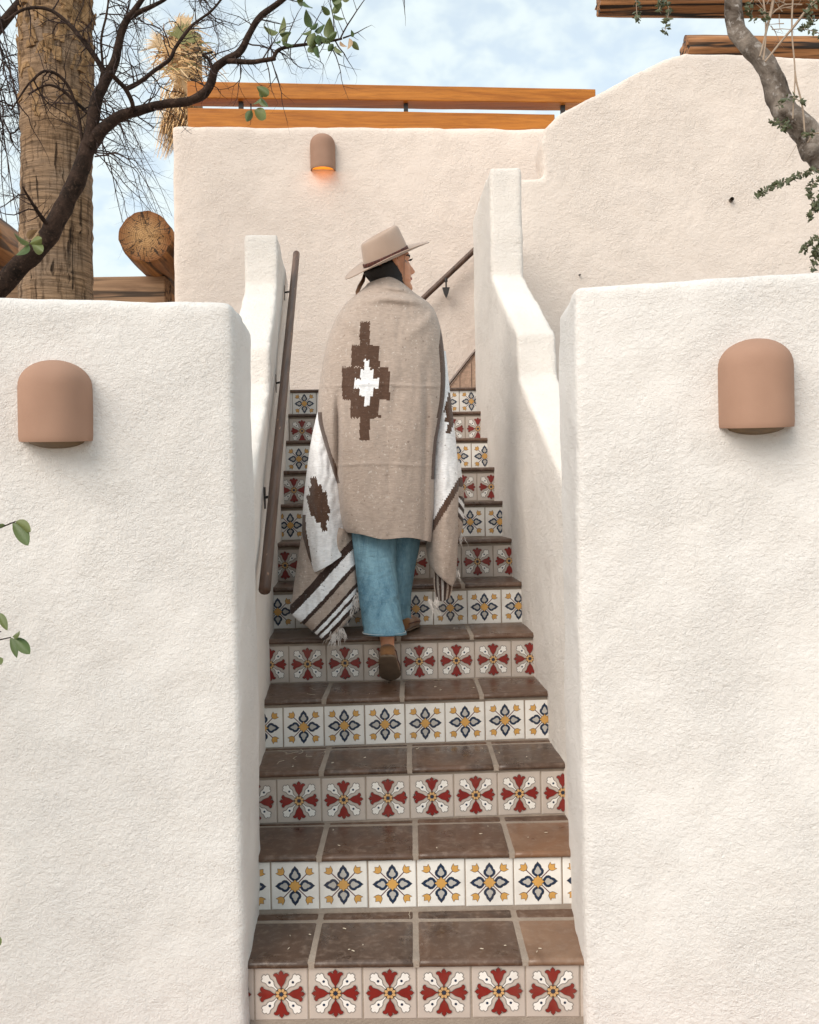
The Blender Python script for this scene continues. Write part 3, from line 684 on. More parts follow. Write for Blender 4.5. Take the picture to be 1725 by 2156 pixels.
# --- dark crooked tree in front of the palm
DT = 4.0
dark = empty('dark_tree', (P(-140, 700, DT).x, DT, -.05)); tag(dark, 'dark crooked bare tree leaning across the palm trunk, a few leaves left', 'tree')
base = (P(-140, 700, DT).x, DT)
main = [(-190, 1700, 52), (-190, 1200, 48), (-150, 860, 45), (-70, 680, 42), (0, 603, 36), (60, 545, 33), (105, 490, 33), (140, 425, 30), (165, 372, 30), (180, 325, 27), (190, 288, 25)]
m = MB(); p_, r_ = px_path([(x, y, r*.60) for x, y, r in main], DT, .012); p_.insert(0, Vector((p_[0].x, DT, -.06))); r_.insert(0, r_[0]*1.2); m.tube(p_, r_, 14, wob=.16); m.build('trunk', M['dark_bark'], dark, True)
limbs = [
 [(184, 312, 24), (203, 284, 20), (228, 262, 17), (255, 246, 16), (300, 229, 13.5), (350, 219, 12.5), (400, 211, 12.5), (425, 199, 14), (440, 175, 13), (451, 142, 12), (478, 125, 11), (505, 108, 10.5), (525, 72, 9), (545, 42, 9), (590, 2, 8), (625, -28, 7)],
 [(188, 300, 24), (196, 245, 22), (207, 203, 19), (222, 172, 17), (240, 132, 15), (250, 85, 13.5), (262, 52, 12), (284, 20, 10), (310, -20, 9)],
 [(228, 168, 11), (205, 128, 9), (172, 82, 8), (140, 48, 7), (100, 20, 6), (50, 18, 5), (10, 45, 4)],
 [(268, 240, 9), (278, 222, 8), (264, 190, 8), (246, 168, 8), (232, 150, 7)],
 [(262, 188, 8), (298, 171, 7.5), (327, 146, 7), (358, 122, 6.5), (370, 98, 6), (391, 70, 6), (410, 50, 5), (440, 25, 4), (470, -10, 4)],
 [(480, 128, 10), (530, 130, 8.5), (578, 122, 7.5)],
 [(574, 124, 7), (582, 106, 7), (604, 97, 6), (640, 93, 5), (675, 88, 4.5), (718, 82, 3.5)],
 [(105, 480, 8), (78, 440, 6), (48, 395, 3)],
 [(448, 150, 8), (436, 120, 5), (425, 112, 4), (446, 108, 4)],
 [(270, 40, 9), (300, 22, 8), (340, 5, 6), (370, -15, 5)],
 [(180, 345, 6), (150, 190, 5), (105, 150, 5), (60, 175, 3.5), (20, 230, 2.5)],
 [(196, 250, 7), (160, 215, 6), (130, 188, 5), (95, 178, 4), (60, 200, 3)],
 [(205, 205, 6), (215, 150, 5), (214, 90, 4), (222, 40, 4), (228, -10, 3)]]
random.seed(11)
tw = MB()
for k, lb in enumerate(limbs):
    m = MB(); p_, r_ = px_path([(x, y, r*(.72 if k == 0 else .62)) for x, y, r in lb], DT, .010, random.uniform(-.25, .25) if k > 1 else 0); m.tube(p_, r_, 9 if k < 2 else 7, wob=.18); m.build('limb', M['dark_bark'], dark, True)
    for i in range(2, len(p_)-1):
        if random.random() < (.62 if k != 0 or i < 22 else .34):
            t = (p_[i]-p_[i-1]).normalized(); s_ = t.cross(Vector((random.gauss(0, .4), -1, random.gauss(0, .4)))).normalized()*random.choice((-1, 1))
            twig(tw, p_[i], t*random.uniform(.1, .8)+s_+Vector((0, random.gauss(0, .3), 0)), random.uniform(.10, .34), random.uniform(.0022, .0042), 2, .55, 0, 4, .55)
for x, y, dx_, dz_, L in ((560, 128, .35, -1, .22), (572, 128, .2, -1, .30), (693, 90, .2, -1, .28), (715, 84, .6, .8, .35), (700, 84, .3, 1, .3), (640, 94, .2, 1, .25), (600, 98, .5, 1, .2), (528, 218, 0, -1, .10), (505, 112, .1, -1, .26), (722, 80, 1, .3, .15)):
    twig(tw, P(x, y, DT), Vector((dx_, 0, dz_)), L, .0042, 1, .22, 0, 4, .5)
for x, y in ((845, 0), (850, 18)):
    twig(tw, P(x, y-30, DT), Vector((.1, 0, -1)), .14, .003, 0, .2)
tw.build('twigs', M['twig'], dark)
# branch tip sprays of grey green leaves (survey marks base -> tip)
LV = [(586, 68, 556, 62), (588, 70, 604, 48), (588, 72, 612, 66), (590, 84, 576, 94), (592, 86, 610, 76), (593, 88, 618, 92), (596, 86, 612, 100), (655, 58, 640, 30), (652, 60, 668, 46), (655, 62, 636, 76), (662, 66, 686, 60), (663, 68, 652, 94), (676, 76, 664, 96), (690, 80, 694, 50), (688, 82, 708, 66), (700, 84, 668, 80), (664, 92, 650, 118), (668, 96, 672, 120), (702, 92, 690, 108), (706, 96, 712, 124), (705, 98, 720, 108), (716, 86, 728, 102), (735, 80, 737, 106), (742, 86, 756, 104), (742, 78, 741, 64), (695, 30, 676, 16), (700, 28, 712, 2), (702, 30, 724, 44), (716, 20, 704, -8), (640, -4, 612, -14), (640, 2, 655, 22), (638, 0, 622, 12), (566, 200, 540, 182), (548, 205, 562, 228), (548, 206, 538, 225), (552, 206, 548, 190), (530, 232, 518, 256), (535, 232, 568, 250), (700, 6, 720, -8), (720, 0, 742, -10)]
for i, (a, b, c_, e) in enumerate(LV):
    dd = DT-.05+random.uniform(-.06, .06)
    me = LEAFD if i in (22, 21) else LEAF[i % 3]
    put_leaf(dark, P(a, b, dd), P(c_, e, dd-random.uniform(-.02, .03)), me, random.uniform(-.9, .9))
for a, b, c_, e in ((62, 512, 26, 503), (60, 514, 32, 533), (62, 513, 84, 502), (66, 515, 86, 528)): put_leaf(dark, P(a, b, 3.86), P(c_, e, 3.82), LEAF[(a+c_) % 3], .4)
put_leaf(dark, P(60, 505, 3.88), P(74, 478, 3.86), LEAFD, 1.2); put_leaf(dark, P(66, 510, 3.88), P(84, 490, 3.87), LEAFD, .5)
# --- fine feathery bare tree in the background
random.seed(23)
MD = 8.5
mq = empty('feathery_tree', (-5.6, MD, -.05)); tag(mq, 'fine twigged bare tree with drooping sprays behind the palm', 'tree')
m = MB(); m.tube([(-5.6, MD, -.06), (-5.5, MD, 1.5), (-5.3, MD, 3.2), (-4.9, MD, 4.8), (-4.4, MD+.1, 6.6)], [.16, .14, .11, .08, .05], 10, wob=.1)
m.tube([(-4.9, MD, 4.8), (-4.3, MD, 5.9), (-3.7, MD, 6.6), (-2.9, MD, 7.0)], [.07, .055, .04, .03], 8); m.build('trunk', M['dark_bark'], mq, True)
tw = MB()
def spray(x0, y0, x1, y1, d, r, sag):
    a = P(x0, y0, d); b = P(x1, y1, d+random.uniform(-.4, .4)); N = 12; pts = []; rad = []
    for i in range(N+1):
        t = i/N; p = a.lerp(b, t)+Vector((mnoise.noise(Vector((t*4, x0, y0)))*.07, 0, sag*math.sin(math.pi*t)+mnoise.noise(Vector((t*5, y0, x1)))*.06)); pts.append(p); rad.append(r*(1-.75*t))
    tw.tube(pts, rad, 4, False)
    for i in range(2, N):
        for _ in range(2):
            if random.random() < .5:
                t = (pts[i]-pts[i-1]).normalized(); s_ = Vector((t.z, random.gauss(0, .5), -t.x))*random.choice((-1, 1))
                twig(tw, pts[i], t*.9+s_*.7, random.uniform(.10, .36), rad[i]*.62, 1, .30, .02, 3, .35)
for k in range(15): spray(195, random.uniform(180, 330), random.uniform(250, 372), random.uniform(290, 540), MD, .0085, random.uniform(.05, .35))
for k in range(17): spray(random.uniform(-40, 20), random.uniform(-20, 330), random.uniform(20, 110), random.uniform(120, 590), MD, .009, random.uniform(-.1, .3))
for k in range(8): spray(random.uniform(-60, 60), random.uniform(150, 300), random.uniform(40, 80), random.uniform(240, 330), MD, .010, .15)
for k in range(7): spray(random.uniform(180, 330), random.uniform(-40, 60), random.uniform(190, 480), random.uniform(40, 220), MD+.3, .008, random.uniform(-.1, .2))
for k in range(6): spray(random.uniform(330, 520), -30, random.uniform(360, 520), random.uniform(40, 160), MD+.3, .006, random.uniform(-.1, .1))
tw.build('twigs', M['twig'], mq)
# --- palm trunk
random.seed(5)
PT = 5.0
q = NT('palm trunk bark')
vec = q.mapping((4, 4, 62)); v = q.noise(1, 5, .65, .6, vec); fib = q.noise(1, 5, .65, .3, q.mapping((38, 38, 3)))
big = q.noise(3.2, 5, .6)
c = q.mix(q.ramp(v, [(.30, (0, 0, 0)), (.66, (1, 1, 1))]), (.085, .048, .025, 1), (.42, .27, .16, 1))
c = q.mix(q.ramp(big, [(.40, (0, 0, 0)), (.68, (.8, .8, .8))]), c, (.27, .195, .14, 1))
c = q.mix(q.ramp(fib, [(.36, (.85, .85, .85)), (.50, (0, 0, 0))]), c, (.050, .028, .016, 1))
crk = q.ramp(q.noise(1, 3, .6, .5, q.mapping((20, 20, 2.6))), [(.33, (1, 1, 1)), (.38, (0, 0, 0))])
c = q.mix(q.math('MULTIPLY', crk, .85), c, (.016, .009, .006, 1))
nrm = q.bump(fib, .6, .008, q.bump(v, .9, .02, q.bump(crk, .8, -.02)))
M['palm'] = q.done(c, .9, nrm, .15)
palm = empty('palm_tree', (P(120, 400, PT).x, PT, -.05)); tag(palm, 'thick brown palm trunk with ringed bark behind the low wall', 'palm')
N, n = 150, 40; G = []
for i in range(N):
    z = -.06+(5.6)*i/(N-1); row = []
    tpx = (1060-(z-ZC)*FPX/PT)                                  # survey height of this ring
    cx = P(119-.004*(tpx-300), tpx, PT).x; rad = np.interp(tpx, [-200, 0, 120, 330, 620, 2200], [.190, .190, .200, .196, .205, .24])
    ring = .0035*math.sin(z*95+2*mnoise.noise(Vector((z*3, 0, 0))))
    for k in range(n):
        an = 2*math.pi*k/n; rough = np.interp(tpx, [-100, 220, 330, 700], [.020, .016, .006, .005])
        r = rad+ring+rough*mnoise.noise(Vector((math.cos(an)*6, math.sin(an)*6, z*9)))+rough*.8*mnoise.noise(Vector((math.cos(an)*14, math.sin(an)*14, z*22)))
        row.append((cx+r*math.cos(an), PT+r*math.sin(an), z))
    G.append(row)
me = gridmesh('trunk', np.array(G), True); recalc(me); link('trunk', me, M['palm'], palm, True)
M['boot'] = m_bark('palm boot', (.13, .075, .035, 1), (.36, .22, .11, 1), (.42, .30, .19, 1), 20, .006)
for i in range(260):      # cut leaf bases left on the upper trunk
    ty = random.uniform(-160, 250)**1.0; an = random.uniform(-math.pi, 0) if random.random() < .85 else random.uniform(0, math.pi); z = ZC+(1060-ty)*PT/FPX
    if ty > 120 and random.random() < .6: continue
    cx = P(119-.004*(ty-300), ty, PT).x; rr = .190; nrm_ = Vector((math.cos(an), math.sin(an), 0)); tg = Vector((-nrm_.y, nrm_.x, 0))
    b = Vector((cx, PT, z))+nrm_*rr; L = random.uniform(.04, .12); wd = random.uniform(.012, .04); lean = random.uniform(-.35, .35)
    u = (Vector((0, 0, 1))*random.choice((1, 1, -1))+tg*lean+nrm_*random.uniform(.05, .28)).normalized(); m = MB()
    m.add([b-tg*wd-nrm_*.02, b+tg*wd-nrm_*.02, b+tg*wd*.4+u*L+nrm_*.002, b-tg*wd*.6+u*L*.85+nrm_*.002, b-tg*wd*.7+nrm_*.014, b+tg*wd*.7+nrm_*.012, b+tg*wd*.3+u*L*.95+nrm_*.008, b-tg*wd*.4+u*L*.8+nrm_*.009], [(4, 5, 6, 7), (0, 1, 5, 4), (1, 2, 6, 5), (2, 3, 7, 6), (3, 0, 4, 7), (0, 3, 2, 1)]); m.build('leaf_base', M['boot'], palm)
# --- far palm with a skirt of dead fronds, behind the roof railing
random.seed(31)
FD = 12.5
fp = empty('skirted_palm', (P(385, 130, FD).x, FD, -.05)); tag(fp, 'far palm with straw coloured dead fronds beyond the roof railing', 'palm')
tx = P(385, 130, FD).x
m = MB(); m.tube([(tx+.02*i, FD, -.06+i*1.4) for i in range(7)], [.22, .2, .19, .18, .17, .17, .16], 12, wob=.1); m.build('trunk', M['palm'], fp, True)
M['straw'] = simple('straw frond', (.66, .42, .20, 1), .8, .45, 3); M['straw2'] = simple('pale straw frond', (.72, .52, .31, 1), .8, .35, 3); M['frond'] = simple('olive frond', (.22, .22, .08, 1), .6, .4, 3)
def strip(mb, pts, wd, mi):
    vv = []
    for i, p in enumerate(pts):
        t = (pts[min(i+1, len(pts)-1)]-pts[max(i-1, 0)]).normalized(); s_ = t.cross(Vector((random.uniform(-.3, .3), -1, .2))).normalized(); k = wd*(1-.75*i/(len(pts)-1))
        vv += [p-s_*k, p+s_*k+Vector((0, .006, 0))]
    mb.add(vv, [(2*i, 2*i+1, 2*i+3, 2*i+2) for i in range(len(pts)-1)], mi)
fr = MB()
for k in range(430):          # bushy head of split, mostly dead blades
    cx_, cy_ = random.gauss(376, 20), random.gauss(118, 22); a0 = random.uniform(-3.3, .2) if random.random() < .7 else random.uniform(-4.2, 1.0)
    L = random.uniform(22, 66); mi = random.choice((0, 0, 0, 1, 1, 1, 3, 3, 2)); dd = FD+random.uniform(-.6, .4); pts = []
    for i in range(6):
        t = i/5; pts.append(P(cx_+L*t*math.cos(a0)+3*math.sin(t*5+k), cy_+L*t*math.sin(a0)+L*.55*t*t, dd))
    strip(fr, pts, random.uniform(.007, .013), mi)
for k in range(11):           # whole fan blades, a few still green
    cx_, cy_ = random.gauss(372, 26), random.gauss(100, 26); an = random.uniform(-2.7, -.5); mi = (2, 2, 2, 2, 0, 1, 1, 3, 0, 1, 1)[k]; dd = FD+random.uniform(-.65, .2)
    for j in range(17):
        a0 = an+(j-8)*.085; L = random.uniform(34, 54); strip(fr, [P(cx_+L*t*math.cos(a0), cy_+L*t*math.sin(a0)+L*.2*t*t, dd) for t in (0, .3, .6, .85, 1)], .015, mi)
for k in range(60):           # stalks
    x0 = random.gauss(380, 14); strip(fr, [P(x0+random.gauss(0, 2), 130, FD-.3), P((x0+380)/2, 165, FD-.4), P(384+(x0-380)*.9, 190, FD-.35), P(384+(x0-380)*1.3, 215, FD-.3)], .013, random.choice((0, 1, 1)))
for k in range(420):          # hanging thatch, longest on the far side
    x0, y0 = random.gauss(376, 15), random.uniform(180, 262); xe = 352+(x0-376)*.8+random.gauss(0, 5); ye = y0+random.uniform(30, 90); ye = min(ye, 336-max(0, xe-350)*1.2)
    strip(fr, [P(x0+(xe-x0)*t**1.2+random.gauss(0, .8), y0+(ye-y0)*t, FD-.3+random.uniform(-.15, .15)) for t in (0, .25, .5, .75, 1)], random.uniform(.006, .012), random.choice((0, 0, 1, 1, 3)))
o = fr.build('fronds', [M['straw'], M['straw2'], M['frond'], simple('brown frond', (.34, .18, .075, 1), .85, .4, 4)], fp)
# --- grey tree at the right
random.seed(41)
GT = 3.6
gt = empty('grey_tree', (P(2050, 700, GT).x, GT, -.05)); tag(gt, 'mottled grey tree trunk bending in front of the parapet wall', 'tree')
gp = [(2080, 2000, 46), (2080, 1500, 42), (2020, 900, 40), (1900, 520, 38), (1800, 375, 36), (1735, 325, 36), (1702, 288, 32), (1680, 262, 27), (1656, 240, 27), (1640, 205, 27), (1628, 170, 25), (1605, 132, 23), (1575, 100, 22), (1552, 68, 21), (1545, 30, 20), (1546, -10, 19), (1552, -80, 18), (1570, -180, 15)]
p_, r_ = px_path([(x, y, r*.88) for x, y, r in gp], GT, .010); p_.insert(0, Vector((p_[0].x, GT, -.06))); r_.insert(0, r_[0]*1.2); m = MB(); m.tube(p_, r_, 16, wob=.22)
for x, y, r in ((1708, 322, 26), (1632, 172, 20), (1648, 236, 20)):      # burls
    c = P(x, y, GT-.01); rr = r*GT/FPX; m.tube([c+Vector((-rr*.8, 0, rr*.6)), c+Vector((-rr*.3, -.01, rr*.2)), c, c+Vector((rr*.6, 0, -rr*.5))], [rr*.35, rr*.8, rr*.9, rr*.4], 9, wob=.5)
m.build('trunk', M['grey_bark'], gt, True)
m = MB()
for pth in ([(x, y, r*.6) for x, y, r in pp_] for pp_ in ([(1600, 118, 3), (1612, 70, 4), (1622, 30, 5), (1630, -20, 5)], [(1608, 125, 3.5), (1612, 60, 3), (1607, 0, 3), (1605, -30, 3)], [(1612, 128, 4), (1640, 92, 4), (1680, 45, 5), (1720, -5, 5)], [(1668, 250, 2.5), (1672, 150, 2.5), (1668, 60, 3), (1670, -10, 3)], [(1694, 280, 2.5), (1688, 220, 3.2), (1676, 175, 3), (1672, 150, 3)], [(1700, 300, 3), (1715, 280, 2.5), (1740, 282, 2.5)], [(1690, 8, 2.5), (1650, 10, 2), (1620, 35, 2)])):
    a, b = px_path(pth, GT-.12, .008); m.tube(a, b, 6)
for k in range(16): twig(m, P(random.uniform(1600, 1730), random.uniform(-15, 70), GT-.1), Vector((random.gauss(0, 1), 0, random.gauss(0, 1))), random.uniform(.05, .15), .0022, 1, .3)
twig(m, P(1690, 288, GT), Vector((-.6, -.1, -.8)), .14, .002, 0, .1)
m.build('twigs', M['pale_twig'], gt)
SL = [leaf_mesh('leaf', 1, .55, .2, .2, M['leaf_small'], 7)]
def sprig(pth, d, n, size):
    n = int(n*1.15); a = catmull(pth, n)
    mm.tube([P(x, y, d) for x, y in a[::max(1, n//12)]], .0016, 4)
    for i, (x, y) in enumerate(a):
        for _ in range(3):
            an = random.uniform(0, 2*math.pi); L = size*random.uniform(.7, 1.3); dd = d+random.uniform(-.03, .03); b = P(x+random.gauss(0, 3), y+random.gauss(0, 3), dd)
            tp = P(x+L*math.cos(an), y+L*math.sin(an), dd+random.uniform(-.02, .02))
            t = tp-b; s_ = t.cross(Vector((random.gauss(0, .8), -1, random.gauss(0, .8)))).normalized()*t.length*.22; mid = b+t*.5
            nn = Vector((0, -.003, 0)); lv.add([b, mid+s_, tp, mid-s_, mid+nn], [(0, 1, 4), (1, 2, 4), (2, 3, 4), (3, 0, 4)])
mm = MB(); lv = MB()
for pth, n in (([(1740, 355), (1700, 362), (1660, 378), (1625, 395), (1592, 415)], 44), ([(1730, 375), (1712, 385), (1706, 410), (1715, 440), (1703, 460)], 26), ([(1740, 395), (1728, 415), (1720, 440)], 16), ([(1745, 490), (1715, 505), (1690, 525)], 22), ([(1745, 505), (1725, 530), (1712, 565)], 24), ([(1735, 515), (1722, 520), (1716, 540)], 14), ([(1628, 255), (1640, 262), (1660, 268)], 8), ([(1655, 255), (1648, 270)], 6), ([(1672, 205), (1688, 215)], 6), ([(1690, 285), (1715, 278)], 6), ([(1640, 222), (1655, 208)], 5), ([(1735, -5), (1700, 20), (1712, 48), (1690, 60)], 20), ([(1338, -20), (1340, 15), (1342, 40)], 9), ([(1395, -20), (1408, 15), (1405, 40), (1400, 65)], 14), ([(1380, -20), (1390, 8), (1388, 20)], 8), ([(1590, -10), (1575, 18), (1586, 40)], 9), ([(1600, 20), (1612, 38)], 5), ([(1690, 60), (1725, 70), (1740, 90)], 9)):
    sprig(pth, GT-.15 if pth[0][0] > 1450 else GT-.3, n, 11.0)
m2 = MB()
for x in (1338, 1380, 1395): m2.tube([P(x, -20, GT-.3), P(x+40, -70, GT-.2), P(1545, -90, GT-.02)], .004, 5)
m2.build('branch', M['grey_bark'], gt)
mm.build('sprig_stems', M['pale_twig'], gt)['kind'] = 'stuff'; tag(lv.build('foliage', M['leaf_small'], gt), kind='stuff')
# --- shrub sprigs at the left edge, standing in front of the low wall
random.seed(3)
sh = empty('citrus_shrub', (-1.16, 1.97, -.037)); tag(sh, 'leafy citrus sprigs reaching in front of the low wall under its sconce', 'shrub')
m = MB(); m.tube([(-1.16, 1.97, -.04), (-1.15, 1.97, .5), (-1.12, 1.97, 1.0), (-1.10, 1.97, 1.35)], [.014, .012, .009, .004], 7)
for a, b in ((P(-70, 1140, 1.98), P(32, 1098, 1.97)), (P(-60, 1360, 1.98), P(22, 1342, 1.97)), (P(-70, 1330, 1.98), P(2, 1330, 1.97))): m.tube([Vector((-1.12, 1.97, a.z-.05)), a, b], [.005, .003, .0015], 5)
bushy = []
for k in range(16):       # rest of the bush, standing just left of the view
    z0 = random.uniform(.25, 1.3); an = random.uniform(1.2, 5.1); L = random.uniform(.10, .24); b0 = Vector((-1.14, 1.97, z0)); e0 = b0+Vector((math.cos(an)*L-.04, math.sin(an)*L*.55, random.uniform(.02, .14)))
    if e0.x > -1.03: e0.x = -1.03-random.uniform(0, .05)
    m.tube([b0, b0.lerp(e0, .5)+Vector((0, 0, .015)), e0], [.004, .003, .0015], 5)
    for j in range(3): q0 = b0.lerp(e0, .45+.27*j); bushy.append((q0, q0+Vector((random.uniform(-.06, .015), random.uniform(-.04, .04), random.uniform(-.045, .03)))))
a0 = P(-10, 1975, 1.97); m.tube([(-1.158, 1.97, a0.z-.03), (-1.06, 1.97, a0.z+.01), a0], [.004, .003, .0015], 5)
m.build('stems', M['twig'], sh)
SHLEAF = [leaf_mesh('leaf', 1, .40, c_, .22, M['leaf'], s_) for c_, s_ in ((.2, 0), (-.15, 2))]
for a, b, c_, e in ((32, 1098, 72, 1118), (26, 1100, 66, 1150), (10, 1104, -8, 1110), (22, 1342, 30, 1383), (26, 1340, 48, 1332), (30, 1342, 66, 1380), (-4, 1290, 10, 1325), (-6, 1385, 8, 1400), (-10, 1975, 6, 1990)): put_leaf(sh, P(a, b, 1.97), P(c_, e, 1.95), SHLEAF[(a+e) % 2], random.uniform(-.5, .5))
for k, (b0, e0) in enumerate(bushy): put_leaf(sh, b0, e0, SHLEAF[k % 2], random.uniform(-.6, .6))

# --- little things on the walls, and a far gable
a_ = P(1551, 411, 5.66); m = MB(); a_.y = hy(a_.x, PD)
m.tube([a_+Vector((0, .05, 0)), a_+Vector((-.004, -.03, 0))], [.014, .014], 10, False); m.tube([a_+Vector((-.004, -.03, 0)), a_+Vector((0, .04, 0))], [.009, .009], 10, False)
tag(m.build('drain_pipe', simple('drain metal', (.10, .08, .06, 1), .6)), 'tiny dark drain pipe stub sticking out of the parapet wall', 'pipe')
a_ = P(1222, 575, 5.64); a_.y = hy(a_.x, PD); m = MB(); m.tube([a_+Vector((0, .04, .01)), a_+Vector((.004, -.03, -.004))], .005, 6)
tag(m.build('nail', M['metal']), 'short dark nail stuck in the parapet wall beside the stair post', 'nail')
gx = P(1735, 90, 16.0); fh = empty('far_house', (gx.x+2.2, 17.5, -.05)); tag(fh, 'far white house corner with a dark eave behind the log ends', 'house')
m = MB(); m.box((gx.x+2.2, 17.5, gx.z/2-.2), (4.2, 3, gx.z-.1)); m.build('wall', M['gate_stucco'], fh)
m = MB(); m.add([(gx.x-.35, 15.8, gx.z-.35), (gx.x+2.2, 15.8, gx.z+1.3), (gx.x+4.7, 15.8, gx.z-.35), (gx.x-.35, 19.2, gx.z-.35), (gx.x+2.2, 19.2, gx.z+1.3), (gx.x+4.7, 19.2, gx.z-.35), (gx.x+2.2, 15.8, gx.z+1.1), (gx.x-.2, 15.8, gx.z-.45), (gx.x+4.5, 15.8, gx.z-.45)], [(0, 3, 4, 1), (1, 4, 5, 2), (0, 1, 6, 7), (1, 2, 8, 6)]); m.build('roof', M['tread'], fh)
m = MB(); m.add([(gx.x+.1, 16.0, gx.z-.3), (gx.x+4.3, 16.0, gx.z-.3), (gx.x+2.2, 16.0, gx.z+1.08)], [(0, 1, 2)]); m.build('gable', M['gate_stucco'], fh)

# ------------------------------------------------------------------ person
random.seed(77)
PDp = 3.55
root = empty('person', (P(810, 1330, 3.55).x, 3.55, 5*RIS)); tag(root, 'person in hat and wrapped woven blanket, jeans and brown moccasins, climbing the stairs', 'person')
def m_cloth():
    q = NT('woven wool'); a = q.n('ShaderNodeAttribute'); a.attribute_name = 'pattern'
    v = q.noise(45, 6, .75); f = q.noise(420, 3, .6); sp = q.noise(110, 2, .5); lines = q.noise(1, 3, .6, .3, q.mapping((45, 45, 190)))
    c = q.mix(q.math('MULTIPLY', v, .30), a.outputs['Color'], (.12, .085, .065, 1), 'MULTIPLY')
    c = a.outputs['Color']
    hv = q.n('ShaderNodeHueSaturation'); q.l(c, hv.inputs['Color']); q.l(q.math('ADD', .52, q.math('MULTIPLY', q.math('ADD', q.math('MULTIPLY', v, .5), q.math('MULTIPLY', lines, 1.0)), .62)), hv.inputs['Value'])
    lum = q.n('ShaderNodeRGBToBW'); q.l(a.outputs['Color'], lum.inputs[0])
    c = q.mix(q.math('MULTIPLY', q.ramp(lum.outputs[0], [(.10, (.25, .25, .25)), (.25, (1, 1, 1))]), q.ramp(sp, [(.66, (0, 0, 0)), (.71, (.6, .6, .6))])), hv.outputs[0], (.72, .66, .60, 1))
    c = q.mix(q.ramp(q.noise(70, 2, .5, 0, q.mapping((1, 1.3, 1.1))), [(.27, (.55, .55, .55)), (.31, (0, 0, 0))]), c, (.13, .09, .07, 1))
    nrm = q.bump(q.math('ADD', q.math('MULTIPLY', lines, .7), q.math('MULTIPLY', f, .5)), .7, .004, q.bump(v, .35, .008))
    return q.done(c, .95, nrm, .1, Sheen_Weight=.25, Sheen_Roughness=.5)
M['wool'] = m_cloth()
TAU = S(176, 159, 147); BRN = S(88, 66, 54); WHT = S(238, 237, 238); DKB = S(64, 48, 42)
def inrect(x, y, L):
    for (a, b, c_, e) in L:
        if a <= x <= b and c_ <= y <= e: return True
    return False
DIA = [(758, 779, 678, 728), (741, 799.5, 727, 772), (720.5, 820, 773, 842), (738, 799, 842, 880), (758, 779, 880, 927)]
DIW = [(767.3, 778, 758, 781), (759, 785.7, 779, 799), (747, 797, 798, 818), (757.5, 785.7, 817, 834), (767, 778, 834, 854)]
def colA(x, y, back=True):
    if not back: return TAU
    jx = .7*math.sin(y*2.9); jy = 1.5*math.sin(x*2.1)
    if inrect(x+jx*.7, y+jy, DIW): return WHT
    if inrect(x+jx, y+jy, DIA): return BRN
    return TAU
def dense(rows, nr, nc):
    a = catmull(np.array(rows, float), nr); return np.swapaxes(catmull(np.swapaxes(a, 0, 1), nc), 0, 1)
def sheet(name, rows, nr, nc, col, parent, fold=.006, thick=.006, fs=1.0):
    """rows of (x, y, depth) survey marks -> draped cloth"""
    G = dense(rows, nr, nc); W = np.zeros_like(G); 
    for i in range(nr):
        for j in range(nc):
            x, y, d = G[i, j]; d += fold*mnoise.noise(Vector((x*.045*fs, y*.014*fs, 3)))+fold*.35*mnoise.noise(Vector((x*.12, y*.05, 7)))
            W[i, j] = P(x, y, d)
    me = gridmesh(name, W); cols = []
    for i in range(nr-1):
        for j in range(nc-1):
            x, y = G[i:i+2, j:j+2, :2].reshape(-1, 2).mean(0); cols.append(col(x, y, (i+.5)/(nr-1), (j+.5)/(nc-1)))
    facecol(me, cols); o = link(name, me, M['wool'], parent, True)
    so = o.modifiers.new('thickness', 'SOLIDIFY'); so.thickness = thick; so.offset = 0
    return o
# --- main wrap: rings from collar to hem
RW = [ # xl, xr, y_left, y_mid, y_right, depth centre, half depth
 (776, 862, 597, 584, 609, 3.55, .085), (768, 872, 606, 594, 618, 3.55, .100), (752, 884, 620, 610, 626, 3.55, .115), (730, 903, 640, 634, 640, 3.55, .130),
 (712, 917, 664, 662, 662, 3.55, .140), (697, 927, 698, 698, 696, 3.55, .150), (685, 933, 742, 742, 740, 3.55, .155), (677, 936, 790, 790, 790, 3.55, .158),
 (671, 934, 840, 840, 840, 3.55, .158), (672, 926, 885, 885, 885, 3.55, .156), (684, 918, 932, 932, 932, 3.55, .153), (700, 914, 985, 985, 985, 3.55, .150),
 (711, 913, 1030, 1030, 1030, 3.55, .150), (717, 912, 1080, 1080, 1080, 3.55, .155), (724, 909, 1108, 1118, 1122, 3.55, .158), (731, 907, 1122, 1133, 1139, 3.55, .160)]
nr, nc = 330, 330; A = catmull(np.array(RW, float), nr); TH = np.linspace(-2.75, 2.75, nc)
G = np.zeros((nr, nc, 3)); PX = np.zeros((nr, nc, 2))
